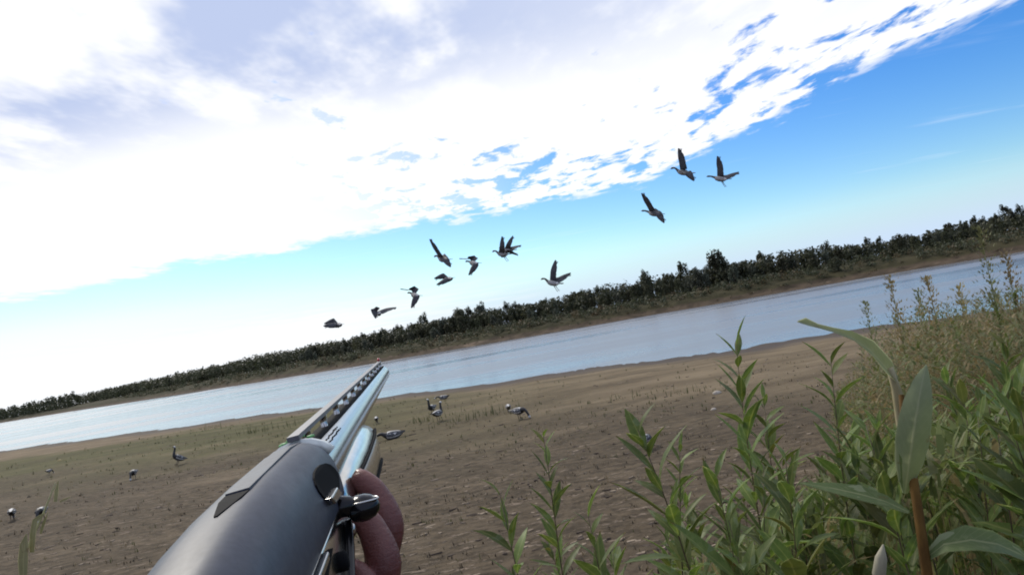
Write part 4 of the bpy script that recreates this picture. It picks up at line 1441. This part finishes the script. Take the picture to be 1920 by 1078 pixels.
# low herbs that close the floor of the willow thicket
herb = MB()
for k in range(8000):
    x = 1120 + 1000 * rw.random() ** .7
    d_ = rw.uniform(1.9, 5.8)
    ytop = np.interp(x, [1120, 1300, 1450, 1560, 1700, 2100], [1120, 1040, 960, 860, 780, 740]) + abs(rw.gauss(0, 90))
    tp = at(x, ytop, d_)
    z0 = float(gz(tp.x, tp.y))
    hh = tp.z - z0
    if hh < .05: continue
    blade(herb, Vector((tp.x, tp.y, tp.z - min(hh, rw.uniform(.05, .12)))), rw.uniform(.02, .09), rw.uniform(.03, .11), rw.uniform(.004, .011), rw.choices([0, 1, 2], [.72, .08, .2])[0], rw.uniform(0, 6.28))
    if rw.random() < .3:
        blade(herb, Vector((tp.x, tp.y, z0)), hh, .02, .0022, 1, rw.uniform(0, 6.28))
tag(herb.build('undergrowth', [W_GREEN, W_TAN, W_SAGE], smooth=False), 'green undergrowth filling the gaps between the willow saplings', 'undergrowth', kind='stuff')

# ------------------------------------------------------------------ sprouts, crust and small things on the beach
spr = MB()
S_DK = leafmat('sprout_dark', (0.028, 0.022, 0.015), (0.055, 0.045, 0.025), .2, .1)
S_GR = leafmat('sprout_green', (0.055, 0.065, 0.022), (0.09, 0.095, 0.035), .2, .2)
S_TN = leafmat('sprout_tan', (0.16, 0.125, 0.065), (0.22, 0.175, 0.10), .2, .2)
for k in range(11000):
    az = rw.uniform(-.75, .62)
    rr_ = 6 * (8.5 ** rw.random())
    x, y = math.sin(az) * rr_, math.cos(az) * rr_
    sd_ = float(shore_d(x, y))
    if sd_ < 3.5: continue
    dens = .5 + .5 * noise.noise(Vector((x * .22, y * .45, 5)))
    if rw.random() > (dens * 1.6 - .35) * float(sst(3, 18, sd_) * (1 if x > -4 else 0) + (x <= -4)): continue
    z = float(gz(x, y))
    gr = (x < 6) * sst(26, 12, sd_) * .65 if sd_ < 26 else .12
    mi = 1 if rw.random() < gr else (0 if rw.random() < .62 else 2)
    for j in range(rw.randint(2, 4)):
        h_ = rw.uniform(.015, .06) * (1.6 if mi == 1 else 1) * (1 + rr_ * .010)
        blade(spr, Vector((x + rw.gauss(0, .03), y + rw.gauss(0, .03), z - .01)), h_, rw.uniform(.0, .05), rw.uniform(.003, .008) * (1 + rr_ * .03), mi, rw.uniform(0, 6.28))
for px_, py_, n_, h0 in ((410, 800, 10, .5), (470, 812, 30, .35), (505, 805, 26, .3), (535, 800, 22, .35), (925, 775, 26, .35), (790, 790, 40, .25), (880, 785, 34, .22), (1290, 735, 24, .2), (1180, 742, 22, .2)):
    q = at_z(px_, py_, 0)
    for j in range(n_):
        x, y = q.x + rw.gauss(0, .5), q.y + rw.gauss(0, .4)
        blade(spr, Vector((x, y, float(gz(x, y)))), h0 * rw.uniform(.4, 1.1), rw.uniform(.02, .12), .009, 1, rw.uniform(0, 6.28))
tag(spr.build('beach_sprouts', [S_DK, S_GR, S_TN], smooth=False), 'sparse stubble and sprouts scattered over the beach', 'sprouts', kind='stuff')

cl = MB()
C_DRY = varied('dry_mud_crust', (0.20, 0.155, 0.112), (0.30, 0.24, 0.18), 9, .95, bump=.4, spec=.1)
C_DARK = varied('damp_mud_clod', (0.055, 0.043, 0.036), (0.10, 0.078, 0.062), 9, .95, bump=.4, spec=.1)
for k in range(3400):
    az = rw.uniform(-.72, .6)
    rr_ = 6.2 * (4.2 ** (rw.random() ** 1.3))
    x, y = math.sin(az) * rr_, math.cos(az) * rr_
    if shore_d(x, y) < 8: continue
    pn_ = noise.noise(Vector((x * .5, y * 1.3 + x * .5, 2)))
    if pn_ < rw.uniform(-.25, .45): continue
    z = float(gz(x, y))
    a_, b_ = rw.uniform(.02, .10) * (1 if rw.random() < .85 else 1.7), rw.uniform(.012, .045)
    rot = .35 + rw.gauss(0, .4)
    n_ = 6
    ring = []
    for j in range(n_):
        th = 2 * math.pi * j / n_
        q = rw.uniform(.65, 1.1)
        ex, ey = math.cos(th) * a_ * q, math.sin(th) * b_ * q
        ring.append(Vector((x + ex * math.cos(rot) - ey * math.sin(rot), y + ex * math.sin(rot) + ey * math.cos(rot), z)))
    hh = rw.uniform(.004, .018)
    cen = Vector((x, y, z))
    tops = [cen.lerp(v, rw.uniform(.7, .9)) + Vector((0, 0, hh * rw.uniform(.6, 1.3))) for v in ring]
    cl.loft([[v - Vector((0, 0, .02)) for v in ring], tops], mi=0 if rw.random() < .66 else 1)
tag(cl.build('mud_crust', [C_DRY, C_DARK], smooth=False), 'flakes of dry mud crust and dark clods strewn over the beach', 'mud', kind='stuff')


def stone(px_, py_, sz_, label, m_, seed):
    q = at_z(px_, py_, 0)
    for _ in range(3): q = at_z(px_, py_, float(gz(q.x, q.y)))
    rnd = random.Random(seed)
    mb = MB()
    rings = []
    for zf, rf in ((-.3, .8), (.0, 1), (.35, .88), (.6, .5), (.7, .1)):
        rings.append([Vector((math.cos(a) * sz_ * rf * rnd.uniform(.85, 1.15), math.sin(a) * sz_ * .7 * rf * rnd.uniform(.85, 1.15), zf * sz_)) for a in [2 * math.pi * k / 9 for k in range(9)]])
    mb.loft(rings)
    o = mb.build('stone', m_)
    o.location = (q.x, q.y, float(gz(q.x, q.y)))
    tag(o, label, 'stone')


PALE = varied('pale_stone', (0.36, 0.31, 0.25), (0.48, 0.43, 0.36), 12, .9, bump=.4)
stone(1344, 738, .11, 'pale stone lying alone on the sand left of the tall willow tip', PALE, 1)
stone(112, 864, .12, 'small yellowish stone far out on the green flat at left', varied('ochre_stone', (0.28, 0.22, 0.10), (0.38, 0.30, 0.14), 12, .9), 2)
stone(1076 + 262, 768, .06, 'small pale stone on the sand beside the tall willow', PALE, 3)
